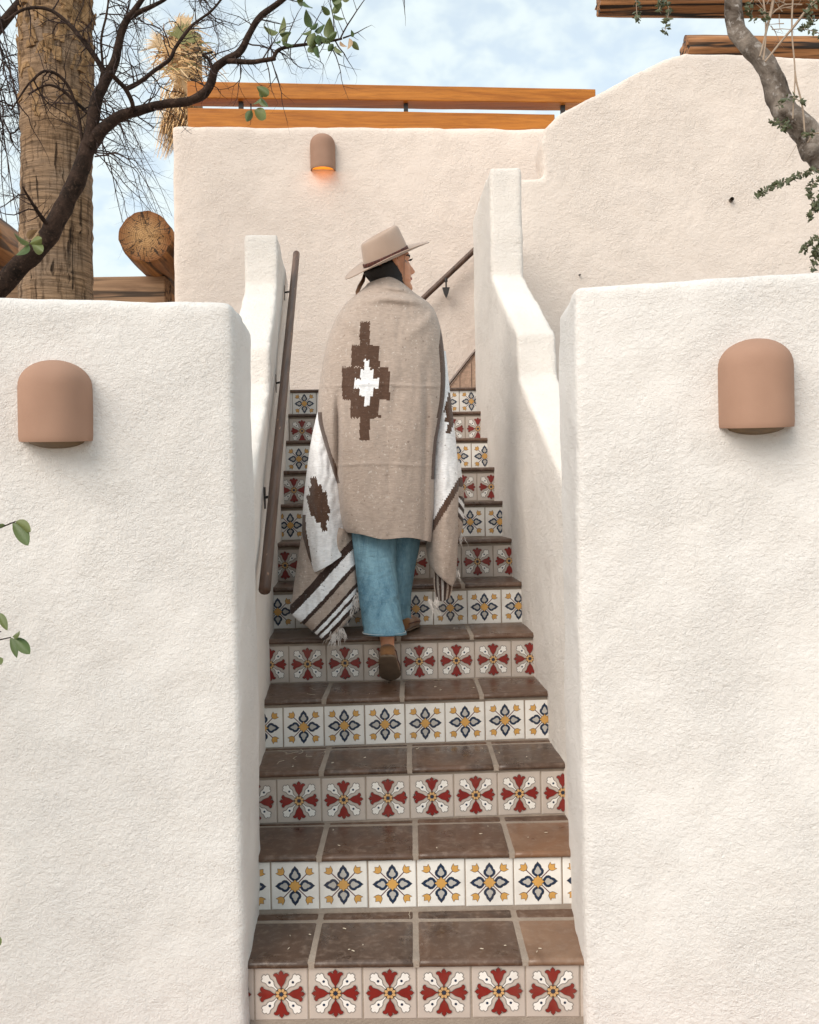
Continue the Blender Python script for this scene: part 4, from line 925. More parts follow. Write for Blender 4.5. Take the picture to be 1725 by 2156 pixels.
for i in range(nr):
    l, r, yl, ym, yr, dc, b = A[i]; cx = (l+r)/2; hw = (r-l)/2
    for j, th in enumerate(TH):
        s_ = math.sin(th); c_ = math.cos(th); ex = 2/2.6
        sx = math.copysign(abs(s_)**ex, s_); cz = math.copysign(abs(c_)**ex, c_)
        x = cx+hw*sx; y = ym+(yr-ym)*max(0, sx)**1.5+(yl-ym)*max(0, -sx)**1.5
        if i > nr*.93 and c_ > 0: y += 3.0*math.sin(x*.055+1.2)*(i/nr-.93)/.07
        d = dc-b*cz
        if c_ > 0:
            ff = min(1, max(0, (y-660)/120))
            d += .015*ff*mnoise.noise(Vector((x*.028+y*.006*(1 if x > 815 else -1), y*.006, 1)))+.0025*mnoise.noise(Vector((x*.09, y*.02, 4)))
            g1 = min(1, max(0, (y-820)/60)); d += .040*g1*math.exp(-((x-(711+.012*(y-840)))/7)**2)
            g2 = min(1, max(0, (y-760)/120)); d += .018*g2*math.exp(-((x-898+.02*(y-800))/7)**2)
            for yc in (811, 978): d -= .0045*math.exp(-((y-yc-2*math.sin(x*.03))/3.0)**2)*(.7+.6*mnoise.noise(Vector((x*.03, yc, 0))))
            d -= .020*math.exp(-((y-628-.12*abs(x-815))/8)**2)*math.exp(-((x-835)/50)**2); d -= .010*math.exp(-((y-606-.14*(x-815))/5)**2)*math.exp(-((x-835)/34)**2); d -= .012*math.exp(-((y-700-.9*(x-760))/16)**2)*math.exp(-((x-735)/40)**2); d -= .010*math.exp(-((y-690+.8*(x-880))/15)**2)*math.exp(-((x-895)/35)**2)   # fold below the collar
        G[i, j] = P(x, y, d); PX[i, j] = (x, y)
me = gridmesh('blanket', G); cols = []
for i in range(nr-1):
    y_ = PX[i, nc//2, 1]
    for j in range(nc-1):
        x, y = PX[i:i+2, j:j+2].reshape(-1, 2).mean(0); c_ = math.cos(TH[j]); back = c_ > -.15
        col = colA(x, y, c_ > .1)
        l, r = A[i][0], A[i][1]
        if back and 868 < y < 1018 and x < l+(9 if c_ > .1 else 30): col = BRN
        if back and 692 < y < 1010 and x > r-(10 if y < 880 else 7)*min(1, (y-692)/40): col = BRN
        cols.append(col)
facecol(me, cols)
blanket = link('blanket', me, M['wool'], root, True); so = blanket.modifiers.new('thickness', 'SOLIDIFY'); so.thickness = .007; so.offset = 0
# --- white side drape on the left arm
def stepdia(x, y, cx, cy, tilt, rects):
    c_, s_ = math.cos(tilt), math.sin(tilt); dx_, dy_ = x-cx, y-cy; u = dx_*c_-dy_*s_; v = dx_*s_+dy_*c_
    return inrect(u+.9*math.sin(v*1.9), v+1.0*math.sin(u*1.4), rects)
def colB(x, y, v, u):
    if u > .10 and stepdia(x, y, 672, 1062, R_(12), [(-6, 6, -58, 58), (-14, 13, -40, 38), (-21, 19, -24, 22)]): return BRN
    if y > 1085 and x < 641+max(0, y-1110)*.17+4: return BRN
    if y < 1000 and x < 660-(y-870)*.1 and False: return BRN
    return WHT
rowsB = [[(706, 852, 3.66), (672, 860, 3.60), (684, 860, 3.57), (700, 860, 3.58), (722, 860, 3.60)],
 [(700, 925, 3.68), (658, 925, 3.60), (672, 925, 3.535), (695, 925, 3.55), (724, 925, 3.58)],
 [(690, 1000, 3.68), (647, 1000, 3.60), (665, 1000, 3.51), (692, 1000, 3.52), (724, 1000, 3.56)],
 [(684, 1070, 3.68), (640, 1070, 3.60), (660, 1070, 3.50), (690, 1068, 3.50), (724, 1065, 3.56)],
 [(684, 1130, 3.68), (638, 1132, 3.59), (658, 1132, 3.49), (688, 1125, 3.485), (722, 1118, 3.54)],
 [(690, 1168, 3.68), (643, 1172, 3.58), (662, 1170, 3.48), (690, 1160, 3.475), (719, 1148, 3.52)],
 [(698, 1190, 3.66), (656, 1206, 3.56), (668, 1203, 3.475), (692, 1190, 3.465), (718, 1172, 3.50)]]
sheet('side_drape', rowsB, 130, 80, colB, blanket, .014)
# --- striped end hanging lowest
STR = [(-9, TAU), (-.12, TAU), (.06, DKB), (.33, WHT), (.42, DKB), (.65, TAU), (.72, DKB), (.80, WHT), (.86, DKB), (.94, WHT), (1.02, DKB), (9, TAU)]
def colC(x, y, v, u):
    t = ((x-613)*.70+(y-1283)*.71)/90.0
    t += .05*math.sin((x-y)*.012)
    last = TAU
    for a, c_ in STR:
        if t <= a: return c_
    return TAU
rowsC = [[(668, 1098, 3.66), (640, 1102, 3.58), (668, 1105, 3.53), (706, 1110, 3.52), (738, 1118, 3.56), (748, 1120, 3.64)],
 [(655, 1180, 3.64), (627, 1186, 3.55), (665, 1188, 3.50), (710, 1190, 3.49), (745, 1190, 3.51), (752, 1190, 3.60)],
 [(642, 1245, 3.60), (618, 1250, 3.50), (660, 1250, 3.455), (708, 1248, 3.445), (748, 1242, 3.47), (750, 1240, 3.58)],
 [(634, 1285, 3.54), (614, 1290, 3.46), (655, 1292, 3.425), (700, 1294, 3.42), (740, 1290, 3.445), (742, 1284, 3.55)],
 [(660, 1314, 3.48), (648, 1319, 3.435), (668, 1320, 3.41), (694, 1320, 3.405), (722, 1316, 3.42), (730, 1308, 3.47)],
 [(684, 1342, 3.43), (681, 1346, 3.41), (684, 1347, 3.40), (690, 1347, 3.40), (695, 1345, 3.405), (700, 1340, 3.42)]]
sheet('striped_end', rowsC, 150, 150, colC, blanket, .012, .006, 1.3)
fg = MB()
def fringe(x, y, d, n, L, spx=5, dx_=0):
    for k in range(n):
        a = P(x+random.gauss(0, spx), y+random.gauss(0, spx*.7), d); pts = [a]; p = a.copy(); dr = Vector((random.gauss(dx_, .25), random.gauss(-.05, .1), -1))
        for i in range(6): p = p+(dr+Vector((random.gauss(0, .35), random.gauss(0, .12), 0))).normalized()*(L*random.uniform(.7, 1.15)/6); pts.append(p)
        fg.tube(pts, [.0022, .002, .0018, .0016, .0014, .001, .0006], 4, False)
for t in np.linspace(0, 1, 12): fringe(755-20*t*1.0-(30*t*t), 1238+90*t, 3.46-.04*t, 4, .035, 2.5)
fringe(705, 1335, 3.402, 22, .055, 5, -.1); fringe(718, 1326, 3.405, 14, .05, 4, .1)
fringe(752, 1262, 3.45, 8, .06, 3, .2)
# --- right arm drape
def colD(x, y, v, u):
    yb = 1000+(968-x)*1.75
    if y > yb+24: return TAU
    if y > yb: return BRN
    if stepdia(x, y, 958, 852, R_(-14), [(-5, 5, -62, 62), (-13, 13, -40, 40), (-20, 20, -20, 20)]): return BRN
    return WHT
rowsD = [[(905, 735, 3.58), (922, 736, 3.56), (931, 738, 3.56), (937, 740, 3.58), (925, 740, 3.66)],
 [(900, 830, 3.58), (922, 830, 3.54), (936, 832, 3.53), (947, 835, 3.58), (930, 835, 3.68)],
 [(898, 920, 3.58), (920, 920, 3.53), (940, 921, 3.51), (958, 924, 3.57), (940, 924, 3.68)],
 [(896, 1000, 3.58), (918, 1000, 3.52), (942, 1002, 3.49), (964, 1004, 3.56), (946, 1004, 3.68)],
 [(896, 1080, 3.58), (918, 1085, 3.51), (942, 1088, 3.48), (963, 1090, 3.55), (948, 1090, 3.68)],
 [(897, 1140, 3.58), (916, 1150, 3.50), (940, 1156, 3.47), (962, 1160, 3.54), (948, 1160, 3.66)],
 [(903, 1180, 3.57), (918, 1200, 3.50), (938, 1212, 3.47), (958, 1214, 3.53), (948, 1208, 3.62)],
 [(912, 1198, 3.55), (926, 1212, 3.50), (940, 1226, 3.48), (952, 1234, 3.51), (950, 1226, 3.58)]]
sheet('side_drape', rowsD, 130, 70, colD, blanket, .012)
def colF(x, y, v, u):
    k = int(u*9); return (TAU, DKB, WHT, DKB, WHT, DKB, TAU, DKB, TAU)[k % 9]
def colE(x, y, v, u): return (TAU, DKB, S(150, 140, 132), DKB, S(170, 164, 160), DKB, TAU, BRN, TAU)[int(u*9) % 9]
sheet('striped_end', [[(915, 1195, 3.56), (930, 1200, 3.53), (950, 1215, 3.56)], [(914, 1232, 3.55), (932, 1232, 3.52), (952, 1238, 3.55)], [(920, 1262, 3.54), (932, 1266, 3.515), (946, 1258, 3.545)]], 40, 50, colE, blanket, .008)
def colR(x, y, v, u):
    if y < 1045: return WHT if y < 1005 else (BRN if y < 1025 else TAU)
    k = ((y-1045)+(972-x)*1.4)/11; return (DKB, WHT, DKB, WHT, DKB, TAU)[int(k)] if 0 <= k < 6 else TAU
sheet('striped_end', [[(945, 968, 3.66), (960, 970, 3.63), (968, 975, 3.66)], [(945, 1040, 3.66), (964, 1042, 3.62), (976, 1045, 3.66)], [(945, 1100, 3.66), (962, 1102, 3.62), (974, 1100, 3.66)], [(945, 1132, 3.66), (960, 1134, 3.62), (968, 1128, 3.66)]], 80, 30, colR, blanket, .008)
fringe(922, 1262, 3.53, 16, .045, 4, -.4); fringe(972, 1128, 3.64, 6, .06, 2, .1); fringe(960, 1200, 3.54, 6, .05, 2, .2); fringe(905, 1262, 3.52, 5, .09, 3, .3)
fg.build('fringe', simple('wool fringe', S(214, 206, 200), .95, .2, 60), blanket)['kind'] = 'stuff'

# --- hat
HF = Vector((math.cos(R_(25))*math.cos(R_(8)), math.cos(R_(25))*math.sin(R_(8)), math.sin(R_(25)))).normalized()
HU = (Vector((0, 0, 1))-HF*HF.z).normalized(); HU = Matrix.Rotation(R_(17), 3, HF) @ HU
if HU.y > 0: HU = (Vector((0, 0, 1))-HF*HF.z).normalized(); HU = Matrix.Rotation(R_(-17), 3, HF) @ HU
HS = HU.cross(HF); HC = P(814, 546, 3.54)
def hp_(a, b, h): return HC+HF*a+HS*b+HU*h
M['felt'] = (lambda q: q.done(q.mix(q.noise(12, 5), S(160, 138, 123), S(182, 160, 145)), .95, q.bump(q.noise(500, 3), .4, .001), .1, Sheen_Weight=.3))(NT('taupe felt'))
rows = []; nn = 48
prof = [(0, .100, .081), (.02, .099, .080), (.05, .095, .077), (.08, .090, .072), (.098, .086, .067), (.106, .079, .060)]
for h, a, b in prof:
    rows.append([tuple(hp_(a*math.cos(t)-.004*h/.1+.012*h/.1, b*math.sin(t)*(1-.22*max(0, math.cos(t))*h/.1), h*(1+.07*math.cos(t)))) for t in np.linspace(0, 2*math.pi, nn, endpoint=False)])
for s_, dz in ((.86, .102), (.62, .088), (.35, .084), (.08, .086)):
    rows.append([tuple(hp_(.075*s_*math.cos(t)+.008, .056*s_*math.sin(t)*(1-.28*max(0, math.cos(t))), dz*(1+.07*math.cos(t)*s_)+.010*abs(math.sin(t))**2*s_*0)) for t in np.linspace(0, 2*math.pi, nn, endpoint=False)])
me = gridmesh('hat', np.array(rows), True); recalc(me); hat = link('hat', me, M['felt'], root, True); ss = hat.modifiers.new('s', 'SUBSURF'); ss.levels = 1; ss.render_levels = 1
rows = []
for k in np.linspace(0, 1, 9):
    rows.append([tuple(hp_((.097+(.190-.097)*k)*math.cos(t), (.078+(.178-.078)*k)*math.sin(t), .016*(k**2)*(abs(math.sin(t))**2)-.007*k*k*abs(math.cos(t))**2+.002)) for t in np.linspace(0, 2*math.pi, 64, endpoint=False)])
me = gridmesh('brim', np.array(rows), True); recalc(me); o = link('brim', me, M['felt'], hat, True); so = o.modifiers.new('t', 'SOLIDIFY'); so.thickness = .004; so.offset = 0
M['band'] = (lambda q: q.done(q.mix(q.ramp(q.voro(150), [(.2, (1, 1, 1)), (.45, (0, 0, 0))]), (.055, .014, .010, 1), (.20, .055, .035, 1)), .6, q.bump(q.voro(150), .5, .002), .4))(NT('tooled leather band'))
rows = [[tuple(hp_((a)*math.cos(t), b*math.sin(t), h)) for t in np.linspace(0, 2*math.pi, nn, endpoint=False)] for h, a, b in ((.004, .101, .082), (.006, .1025, .0835), (.018, .1020, .083), (.020, .1005, .0815))]
me = gridmesh('hat_band', np.array(rows), True); recalc(me); link('hat_band', me, M['band'], hat, True)

# --- head + body as one continuous skin
FY = R_(10); FW = Vector((math.cos(FY), math.sin(FY), 0)); FS = Vector((-FW.y, FW.x, 0)); FU = Vector((0, 0, 1))
tilt = Matrix.Rotation(R_(-7), 3, FS); FW2, FU2 = tilt @ FW, tilt @ FU
if FW2.z < 0: tilt = Matrix.Rotation(R_(7), 3, FS); FW2, FU2 = tilt @ FW, tilt @ FU
HD0 = P(828, 622, 3.545)      # below the chin, on the head axis
def under_hat(p):
    h = (p-HC).dot(HU)
    if h < -.004: return p
    a, b = (p-HC).dot(HF), (p-HC).dot(HS); k = math.sqrt((a/.090)**2+(b/.070)**2); h2 = -.004+min(.055, (h+.004)*.5)
    if k > 1: a, b = a/k, b/k
    return HC+HF*a+HS*b+HU*h2
def hd(x, y, z): return under_hat(HD0+FW2*x+FS*y+FU2*z)
Zs = [0, .008, .02, .032, .043, .052, .060, .068, .078, .086, .095, .108, .120, .131, .145, .160, .180, .200, .215, .226, .232]
Fr = [.060, .078, .085, .083, .077, .0835, .0805, .086, .083, .083, .083, .083, .0825, .081, .0885, .089, .082, .066, .046, .022, .0]
Bk = [.00, -.005, -.015, -.03, -.045, -.055, -.065, -.072, -.080, -.086, -.092, -.098, -.102, -.105, -.106, -.104, -.095, -.078, -.056, -.028, -.0]
Wd = [.012, .028, .038, .045, .050, .053, .056, .058, .060, .062, .064, .067, .069, .071, .072, .072, .067, .056, .041, .021, .0015]
nz, nt_ = 74, 64; zz = np.linspace(0, .232, nz); HV = []
for z in zz:
    f, b, wv = np.interp(z, Zs, Fr), np.interp(z, Zs, Bk), np.interp(z, Zs, Wd); row = []
    for t in np.linspace(0, 2*math.pi, nt_, endpoint=False):
        c_, s_ = math.cos(t), math.sin(t); e = 2/2.25
        x = (f+b)/2+(f-b)/2*math.copysign(abs(c_)**e, c_); y = wv*math.copysign(abs(s_)**e, s_)
        if c_ > 0:
            nose = np.interp(z, [.076, .082, .088, .096, .112, .130, .14], [0, .017, .026, .022, .012, .004, 0]); x += nose*math.exp(-(y/np.interp(z, [.08, .10, .13], [.0125, .010, .008]))**2)
            x -= .010*math.exp(-((abs(y)-.033)/.014)**2)*math.exp(-((z-.128)/.011)**2)
            x -= .004*math.exp(-((z-.062)/.003)**2)*math.exp(-(y/.022)**2)
        row.append(tuple(hd(x, y, z)))
    HV.append(row)
hme = gridmesh('head', np.array(HV), True)
sk_v, sk_e, sk_r = [], [], []
def joint(p, r, par=None):
    sk_v.append(tuple(p)); sk_r.append(r if hasattr(r, '__len__') else (r, r)); i = len(sk_v)-1
    if par is not None: sk_e.append((par, i))
    return i
pel = joint(P(806, 1010, 3.56), (.13, .10)); sp1 = joint(P(808, 900, 3.55), (.12, .09), pel); sp2 = joint(P(812, 760, 3.55), (.14, .10), sp1); ch = joint(P(812, 680, 3.55), (.12, .09), sp2)
nk = joint(P(814, 635, 3.55), .056, ch); nk2 = joint(hd(-.018, 0, .05), .052, nk); nk3 = joint(hd(-.015, 0, .11), .05, nk2)
fingers = []
for sgn, sx in ((-1, 728), (1, 898)):
    sh_ = joint(P(sx, 690, 3.55), .055, ch); el = joint(P(sx-6*sgn*-1+(-18 if sgn < 0 else 12), 870, 3.60), .042, sh_); wr = joint(P(812+sgn*50, 850, 3.76), .028, el)
    pm = joint(P(812+sgn*30, 842, 3.77), (.034, .018), wr)
    for k in range(4):
        b0 = P(812+sgn*14, 832+k*10, 3.775); f1 = joint(b0, .009, pm); f2 = joint(b0+Vector((-sgn*.03, -.004, -.004)), .0085, f1); joint(b0+Vector((-sgn*(.048 if k in (1, 2) else .038), -.024, -.008)), .008, f2)
    tb = joint(P(812+sgn*30, 826, 3.755), .011, pm); joint(P(812+sgn*18, 815, 3.75), .009, tb)
# trailing leg (her left) and leading leg (her right)
tz, lz = 4*RIS, 5*RIS
h1 = joint(P(775, 1050, 3.55), .095, pel); k1 = joint(P(793, 1190, 3.50), .052, h1); sA = Vector((P(815, 1372, 3.30).x, 3.288, tz+.135)); sB = Vector((P(820, 1432, 3.47).x+.006, 3.463, tz+.004)); sU = Vector((0, .62, .78)); sU = (sU-(sB-sA).normalized()*sU.dot((sB-sA).normalized())).normalized()
an1 = joint(sA.lerp(sB, .16)+sU*.085, .031, k1); he1 = joint(sA.lerp(sB, .20)+sU*.040, .026, an1)
t1 = joint(sA.lerp(sB, .60)+sU*.032, .024, he1); joint(sA.lerp(sB, .88)+sU*.022, .016, t1)
h2 = joint(P(842, 1050, 3.56), .095, pel); k2 = joint(P(845, 1175, 3.62), .045, h2); an2 = joint(Vector((P(846, 1290, 3.62).x, 3.64, lz+.10)), .034, k2); he2 = joint(Vector((P(848, 1310, 3.60).x, 3.61, lz+.045)), .034, an2)
t2 = joint(Vector((P(862, 1315, 3.68).x, 3.69, lz+.035)), .030, he2); joint(Vector((P(869, 1315, 3.7).x, 3.745, lz+.028)), .022, t2)
sme = bpy.data.meshes.new('skel'); sme.from_pydata(sk_v, sk_e, []); so_ = bpy.data.objects.new('skel', sme); COL.objects.link(so_)
md = so_.modifiers.new('skin', 'SKIN'); md.use_smooth_shade = True
for i, sv in enumerate(sme.skin_vertices[0].data): sv.radius = sk_r[i]; sv.use_root = (i == pel)
sb = so_.modifiers.new('sub', 'SUBSURF'); sb.levels = 2; sb.render_levels = 2
dg = bpy.context.evaluated_depsgraph_get(); ev = bpy.data.meshes.new_from_object(so_.evaluated_get(dg)); bpy.data.objects.remove(so_)
bm = bmesh.new(); bm.from_mesh(ev)
bm2 = bmesh.new(); bm2.from_mesh(hme); bmesh.ops.holes_fill(bm2, edges=bm2.edges, sides=0); bmesh.ops.recalc_face_normals(bm2, faces=bm2.faces); bm2.to_mesh(hme); bm2.free(); bm.from_mesh(hme)
bme_ = bpy.data.meshes.new('body'); bm.to_mesh(bme_); bm.free(); bme_.materials.clear()
q = NT('skin'); c = q.mix(q.noise(25, 4), S(196, 132, 98), S(222, 164, 130)); M['skin'] = q.done(c, .5, q.bump(q.noise(200, 3), .2, .001), .4, Subsurface_Weight=.15, Subsurface_Scale=.01)
body = link('body', bme_, M['skin'], root, True); rm = body.modifiers.new('r', 'REMESH'); rm.mode = 'VOXEL'; rm.voxel_size = .0035; rm.use_smooth_shade = True; sm_ = body.modifiers.new('s', 'SMOOTH'); sm_.iterations = 2
# face details
M['hair'] = (lambda q: q.done(q.mix(q.noise(1, 4, .6, 0, q.mapping((160, 160, 9))), (.003, .0022, .002, 1), (.014, .008, .006, 1)), .6, q.bump(q.noise(1, 3, .6, 0, q.mapping((260, 260, 12))), .6, .003), .5))(NT('dark hair'))
for sy in (-1, 1):
    m = MB(); c0 = hd(.0565, sy*.032, .125); m.tube([c0+FW2*(.0125*math.sin(t)) for t in np.linspace(-1.5, 1.5, 7)], [max(.0008, .0125*math.cos(t)) for t in np.linspace(-1.5, 1.5, 7)], 12); m.build('eye', simple('eye white', (.30, .24, .21, 1), .3) if sy < 0 else bpy.data.materials['eye white'], body, True)
    m = MB()
    m.tube([hd(.087, sy*.014, .146), hd(.085, sy*.028, .151), hd(.074, sy*.046, .149), hd(.066, sy*.053, .144)], [.002, .0036, .003, .001], 6); m.build('eyebrow', M['hair'], body, True)
    m = MB()
    for k in np.linspace(-1, 1, 9): m.tube([hd(.0815-.004*k*k, sy*(.033+.012*k), .132), hd(.092-.004*k*k, sy*(.034+.015*k), .130), hd(.0950-.004*k*k, sy*(.035+.017*k), .134)], [.0009, .0007, .0003], 4)
    m.build('eyelash', M['hair'], body)
    m = MB(); ec = hd(-.012, sy*.070, .125); m.tube([hd(.022, sy*.066, .102), hd(.020, sy*.073, .108), hd(.008, sy*.078, .125), hd(.008, sy*.078, .143), hd(.018, sy*.075, .150), hd(.026, sy*.070, .142)], [.006, .007, .006, .006, .006, .005], 8); m.tube([hd(.024, sy*.068, .112), hd(.016, sy*.074, .128), hd(.020, sy*.071, .142)], .007, 8); m.build('ear', M['skin'], body, True)
m = MB(); m.tube([hd(.0755, -.019, .0605), hd(.083, -.008, .062), hd(.0845, 0, .0615), hd(.083, .008, .062), hd(.0755, .019, .0605)], [.001, .0046, .0052, .0046, .001], 8); m.build('lips', simple('lip', S(168, 92, 82), .4), body, True)
# hair: shell round the back of the head, a tuck over the ear, and a low ponytail forward of the shoulder
G = []; TT = np.linspace(R_(62), R_(298), 60)
for z in np.linspace(-.075, .215, 40):
    zc = max(z, .02); f, b, wv = np.interp(zc, Zs, Fr), np.interp(zc, Zs, Bk), np.interp(zc, Zs, Wd); row = []
    front = np.interp(z, [-.08, .02, .06, .10, .13, .16, .20], [66, 62, 67, 73, 68, 58, 48])
    for k, t in enumerate(np.linspace(R_(front), R_(360-front), 60)):
        c_, s_ = math.cos(t), math.sin(t); bulge = 1.10+.05*math.sin(z*30)+.015*mnoise.noise(Vector((t*14, z*6, 0)))
        if z < .06: b2 = -.072-.010*math.sin((z+.08)*20); wv2 = .060
        else: b2, wv2 = b, wv
        if z > .19: bulge = 1.10-.6*(z-.19)
        x = (f+b2)/2*.9+(f-b2)/2*c_*bulge; y = wv2*s_*bulge*1.06; row.append(tuple(hd(x-.004, y, z)))
    G.append(row)
me = gridmesh('hair', np.array(G)); hair = link('hair', me, M['hair'], root, True); so = hair.modifiers.new('t', 'SOLIDIFY'); so.thickness = .006; so.offset = -1
M['hair_tip'] = simple('brown hair ends', (.17, .085, .045, 1), .5, .4, 60)
m = MB()
for k in range(10):
    ox = random.gauss(0, 2.2); pts = [P(768+ox*.4, 576, 3.57), P(765+ox*.7, 590+ox*.3, 3.545), P(758+ox, 602, 3.525), P(753+ox*.9, 614, 3.52), P(752+ox*.6+random.gauss(0, 1), 624+random.uniform(0, 6), 3.50)]; m.tube(pts, [.003, .003, .0026, .002, .001], 5)
m.build('ponytail', M['hair_tip'], hair, True)
m = MB(); 
for k in range(2): m.tube([hd(.062-k*.002, -.060, .150), hd(.052-k*.003, -.066, .11), hd(.046-k*.004, -.064, .06), hd(.040-k*.006, -.058, .01)], [.0007, .0008, .0007, .0004], 4)
m.build('loose_strand', M['hair_tip'], hair, True)

# --- jeans: two legs and seat
q = NT('denim'); v = q.noise(5, 5, .6); f = q.noise(1, 3, .6, .2, q.mapping((260, 260, 34))); 
fade = q.noise(1, 5, .7, .3, q.mapping((22, 22, 3.5))); c = q.mix(q.ramp(q.math('ADD', q.math('MULTIPLY', v, .3), q.math('MULTIPLY', fade, .7)), [(.34, (0, 0, 0)), (.66, (1, 1, 1))]), (.065, .155, .225, 1), (.22, .39, .48, 1)); c = q.mix(q.ramp(f, [(.45, (0, 0, 0)), (.75, (.3, .3, .3))]), c, (.36, .50, .56, 1))
M['denim'] = q.done(c, .85, q.bump(f, .6, .002, q.bump(q.noise(1, 4, .6, .4, q.mapping((9, 9, 22))), .8, .022)), .2)
def legmesh(rows, n=40, nr=60, seed=0):
    A = catmull(np.array(rows, float), nr); G = []
    for i in range(nr):
        x, y, d, hw, hdp = A[i]; c0 = P(x, y, d); row = []; t_ = i/(nr-1)
        for k in range(n):
            an = 2*math.pi*k/n; w_ = 1+.035*math.sin(t_*38+3*mnoise.noise(Vector((math.cos(an)+seed, math.sin(an), t_*2))))*max(0, t_-.45)+.06*mnoise.noise(Vector((math.cos(an)*1.6+seed, math.sin(an)*1.6, t_*3)))+.028*mnoise.noise(Vector((math.cos(an)*3.5+seed, math.sin(an)*3.5, t_*9)))
            row.append((c0.x+hw*d/FPX*math.cos(an)*w_, c0.y+hdp*math.sin(an)*w_, c0.z+(0 if t_ < .9 else .006*math.cos(an+2)*(t_-.9)/.1)))
        G.append(row)
    return np.array(G)
L1 = legmesh([(782, 1000, 3.56, 48, .10), (786, 1080, 3.54, 50, .10), (789, 1140, 3.525, 45, .085), (792, 1200, 3.49, 42, .078), (798, 1260, 3.43, 42, .075), (805, 1305, 3.385, 41, .074), (809, 1325, 3.365, 41, .074), (810, 1336, 3.355, 41.5, .075)])
L2 = legmesh([(838, 1000, 3.57, 46, .10), (846, 1080, 3.59, 42, .09), (848, 1145, 3.615, 34, .08), (840, 1200, 3.625, 32, .075), (833, 1250, 3.63, 32, .07), (830, 1285, 3.635, 33, .07), (832, 1302, 3.635, 33, .07)], seed=4)
jm = MB()
for G in (L1, L2):
    nr_, n_ = G.shape[:2]; jm.add(G.reshape(-1, 3), [(i*n_+k, i*n_+(k+1) % n_, (i+1)*n_+(k+1) % n_, (i+1)*n_+k) for i in range(nr_-1) for k in range(n_)])
c0 = P(808, 995, 3.56); vv = []; nn = 40
for z, a, b in ((-.16, .17, .115), (-.08, .175, .12), (.0, .17, .115), (.1, .15, .10)):
    vv += [(c0.x+a*math.cos(2*math.pi*k/nn), c0.y+b*math.sin(2*math.pi*k/nn), c0.z+z) for k in range(nn)]
jm.add(vv, [(i*nn+k, i*nn+(k+1) % nn, (i+1)*nn+(k+1) % nn, (i+1)*nn+k) for i in range(3) for k in range(nn)]+[tuple(range(nn-1, -1, -1))])
me = jm.mesh('jeans'); recalc(me); jeans = link('jeans', me, M['denim'], root, True); so = jeans.modifiers.new('t', 'SOLIDIFY'); so.thickness = .004; so.offset = 0
hm = MB(); i0 = int(L1.shape[0]*.905)
ctr = L1.mean(1, keepdims=True); H_ = ctr+(L1-ctr)*1.055; H_ = H_[i0:]; 
hm.add(H_.reshape(-1, 3), [(i*40+k, i*40+(k+1) % 40, (i+1)*40+(k+1) % 40, (i+1)*40+k) for i in range(len(H_)-1) for k in range(40)])
me = hm.mesh('hem'); recalc(me); o = link('hem', me, M['denim'], jeans, True); so = o.modifiers.new('t', 'SOLIDIFY'); so.thickness = .004; so.offset = 1
st_ = MB(); ring = [Vector(p) for p in (ctr+(L1-ctr)*1.085)[i0]]; st_.tube(ring+[ring[0]], .0020, 4, False); st_.build('stitching', simple('pale thread', (.55, .58, .58, 1), .8), jeans)
sm2 = MB()
for kk in (31, 9): sm2.tube([Vector(p) for p in (ctr+(L1-ctr)*1.012)[:i0, kk]], .0022, 5, False)
sm2.tube([Vector(p) for p in L2[:, 36]], .0022, 5, False); sm2.build('seam', M['denim'], jeans, True)

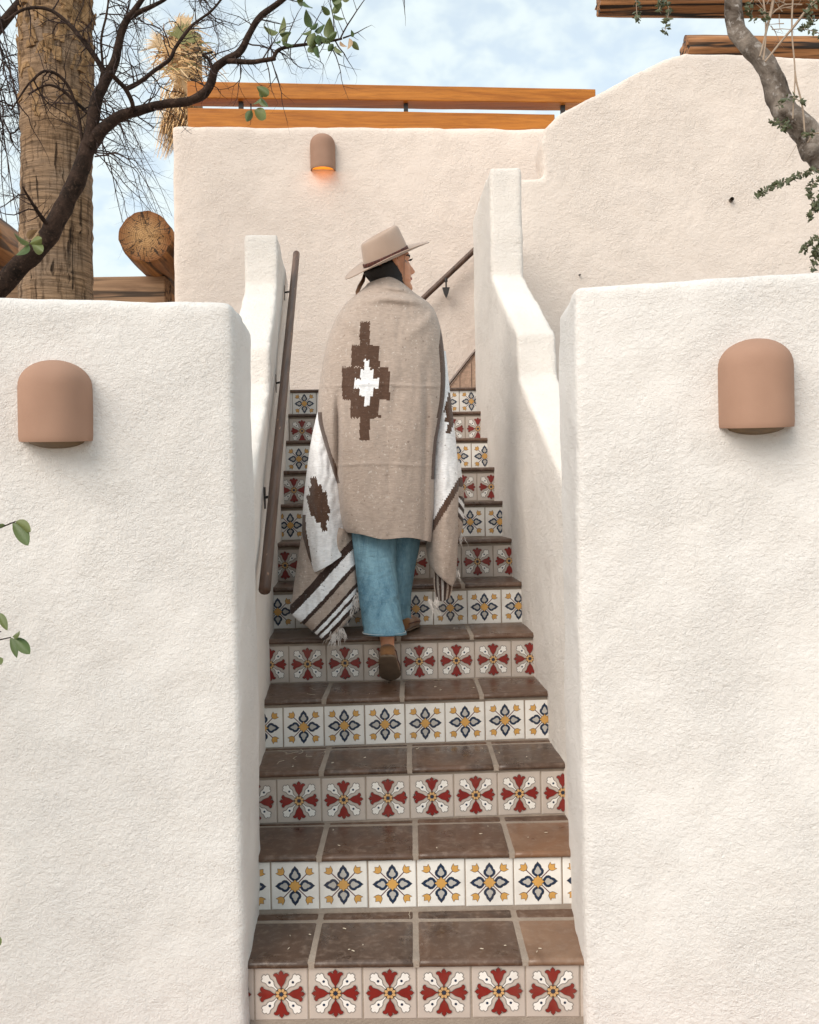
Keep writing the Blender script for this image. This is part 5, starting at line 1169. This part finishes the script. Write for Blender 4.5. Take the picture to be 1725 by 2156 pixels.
# --- moccasins
M['suede'] = (lambda q: q.done(q.mix(q.noise(22, 5), (.15, .068, .027, 1), (.29, .145, .062, 1)), .9, q.bump(q.noise(260, 3), .5, .002), .15, Sheen_Weight=.3))(NT('brown suede'))
M['sole'] = simple('rubber sole', (.16, .115, .080, 1), .85, .3, 25, .002)
def shoe(heel, toe, up, name_l):
    heel, toe = Vector(heel), Vector(toe); f = (toe-heel); L = f.length; f.normalize(); up = (Vector(up)-f*f.dot(up)).normalized(); s_ = f.cross(up)
    T = [0, .03, .10, .25, .42, .60, .78, .90, .97, 1.0]; Wv = [.012, .026, .033, .034, .034, .040, .042, .034, .020, .006]; Hv = [.035, .052, .058, .054, .052, .050, .042, .034, .026, .016]
    def build(Hs, k, base, n=20):
        G = []
        for t in np.linspace(0, 1, 26):
            w_, h_ = np.interp(t, T, Wv)*k, np.interp(t, T, Hs); c_ = heel+f*(L*t); row = []
            for a in np.linspace(0, 2*math.pi, n, endpoint=False):
                ca, sa = math.cos(a), math.sin(a); e = .75; x = w_*math.copysign(abs(ca)**e, ca); z = h_*.5+h_*.5*math.copysign(abs(sa)**e, sa)
                row.append(tuple(c_+s_*x+up*(z+base)))
            G.append(row)
        me = gridmesh('shoe', np.array(G), True); bm = bmesh.new(); bm.from_mesh(me); bmesh.ops.holes_fill(bm, edges=bm.edges, sides=0); bmesh.ops.recalc_face_normals(bm, faces=bm.faces); bm.to_mesh(me); bm.free(); return me
    o = link('shoe', build(Hv, 1.0, .004), M['suede'], root, True); tag(o, name_l)
    link('sole', build([.010]*10, 1.05, 0), M['sole'], o, True)
    m = MB()
    for sg in (-1, 1):       # whipstitch seam round the vamp
        m.tube([heel+f*(L*t)+s_*(sg*np.interp(t, T, Wv)*1.02)+up*(np.interp(t, T, Hv)*.52+.004) for t in np.linspace(.05, .97, 16)], .0022, 5)
    m.build('seam', M['band'], o)
tx_ = P(820, 1432, 3.47).x; hx_ = P(815, 1372, 3.30).x
shoe((hx_, 3.288, tz+.135), (tx_+.006, 3.463, tz+.004), (0, -.0, 1) if False else (0, .62, .78), 'brown moccasin with its heel lifted')
shoe((P(845, 1320, 3.58).x, 3.575, lz+.003), (P(872, 1322, 3.70).x, 3.765, lz+.003), (0, 0, 1), 'brown moccasin flat on the step')

# ------------------------------------------------------------------ litter on the steps
random.seed(9); li = MB()
for k in range(34):
    kt = random.choice((1, 1, 1, 2, 2, 3, 3, 4, 4, 5)); X = random.uniform(-.42, .44); Y = D0+TRD*(kt-1)+random.uniform(.01, .22); a = random.uniform(0, 3.14); L = random.uniform(.003, .006)
    c_ = Vector((X, Y+X*PSI[kt-1], kt*RIS+.0025)); t = Vector((math.cos(a), math.sin(a), 0))*L; li.tube([c_-t, c_, c_+t], [.0008, .0014, .0008], 5)
for k in range(9):
    kt = random.choice((1, 2, 3, 4, 3, 4)); X = random.choice((random.uniform(-.47, -.36), random.uniform(-.47, -.36), random.uniform(-.4, .44))); Y = D0+TRD*(kt-1)+random.uniform(.03, .22); p = Vector((X, Y+X*PSI[kt-1], kt*RIS+.004)); a = random.uniform(0, 6.28); pts = [p]
    for i in range(5): a += random.gauss(0, .5); p = p+Vector((math.cos(a), math.sin(a), random.gauss(0, .12)))*random.uniform(.005, .014); p.z = max(p.z, kt*RIS+.003); pts.append(p)
    li.tube(pts, .0007, 4)
tag(li.build('litter', simple('pale litter', (.62, .54, .42, 1), .8, .3, 200)), 'pale grains and twig bits scattered on the lower dark treads', kind='stuff')
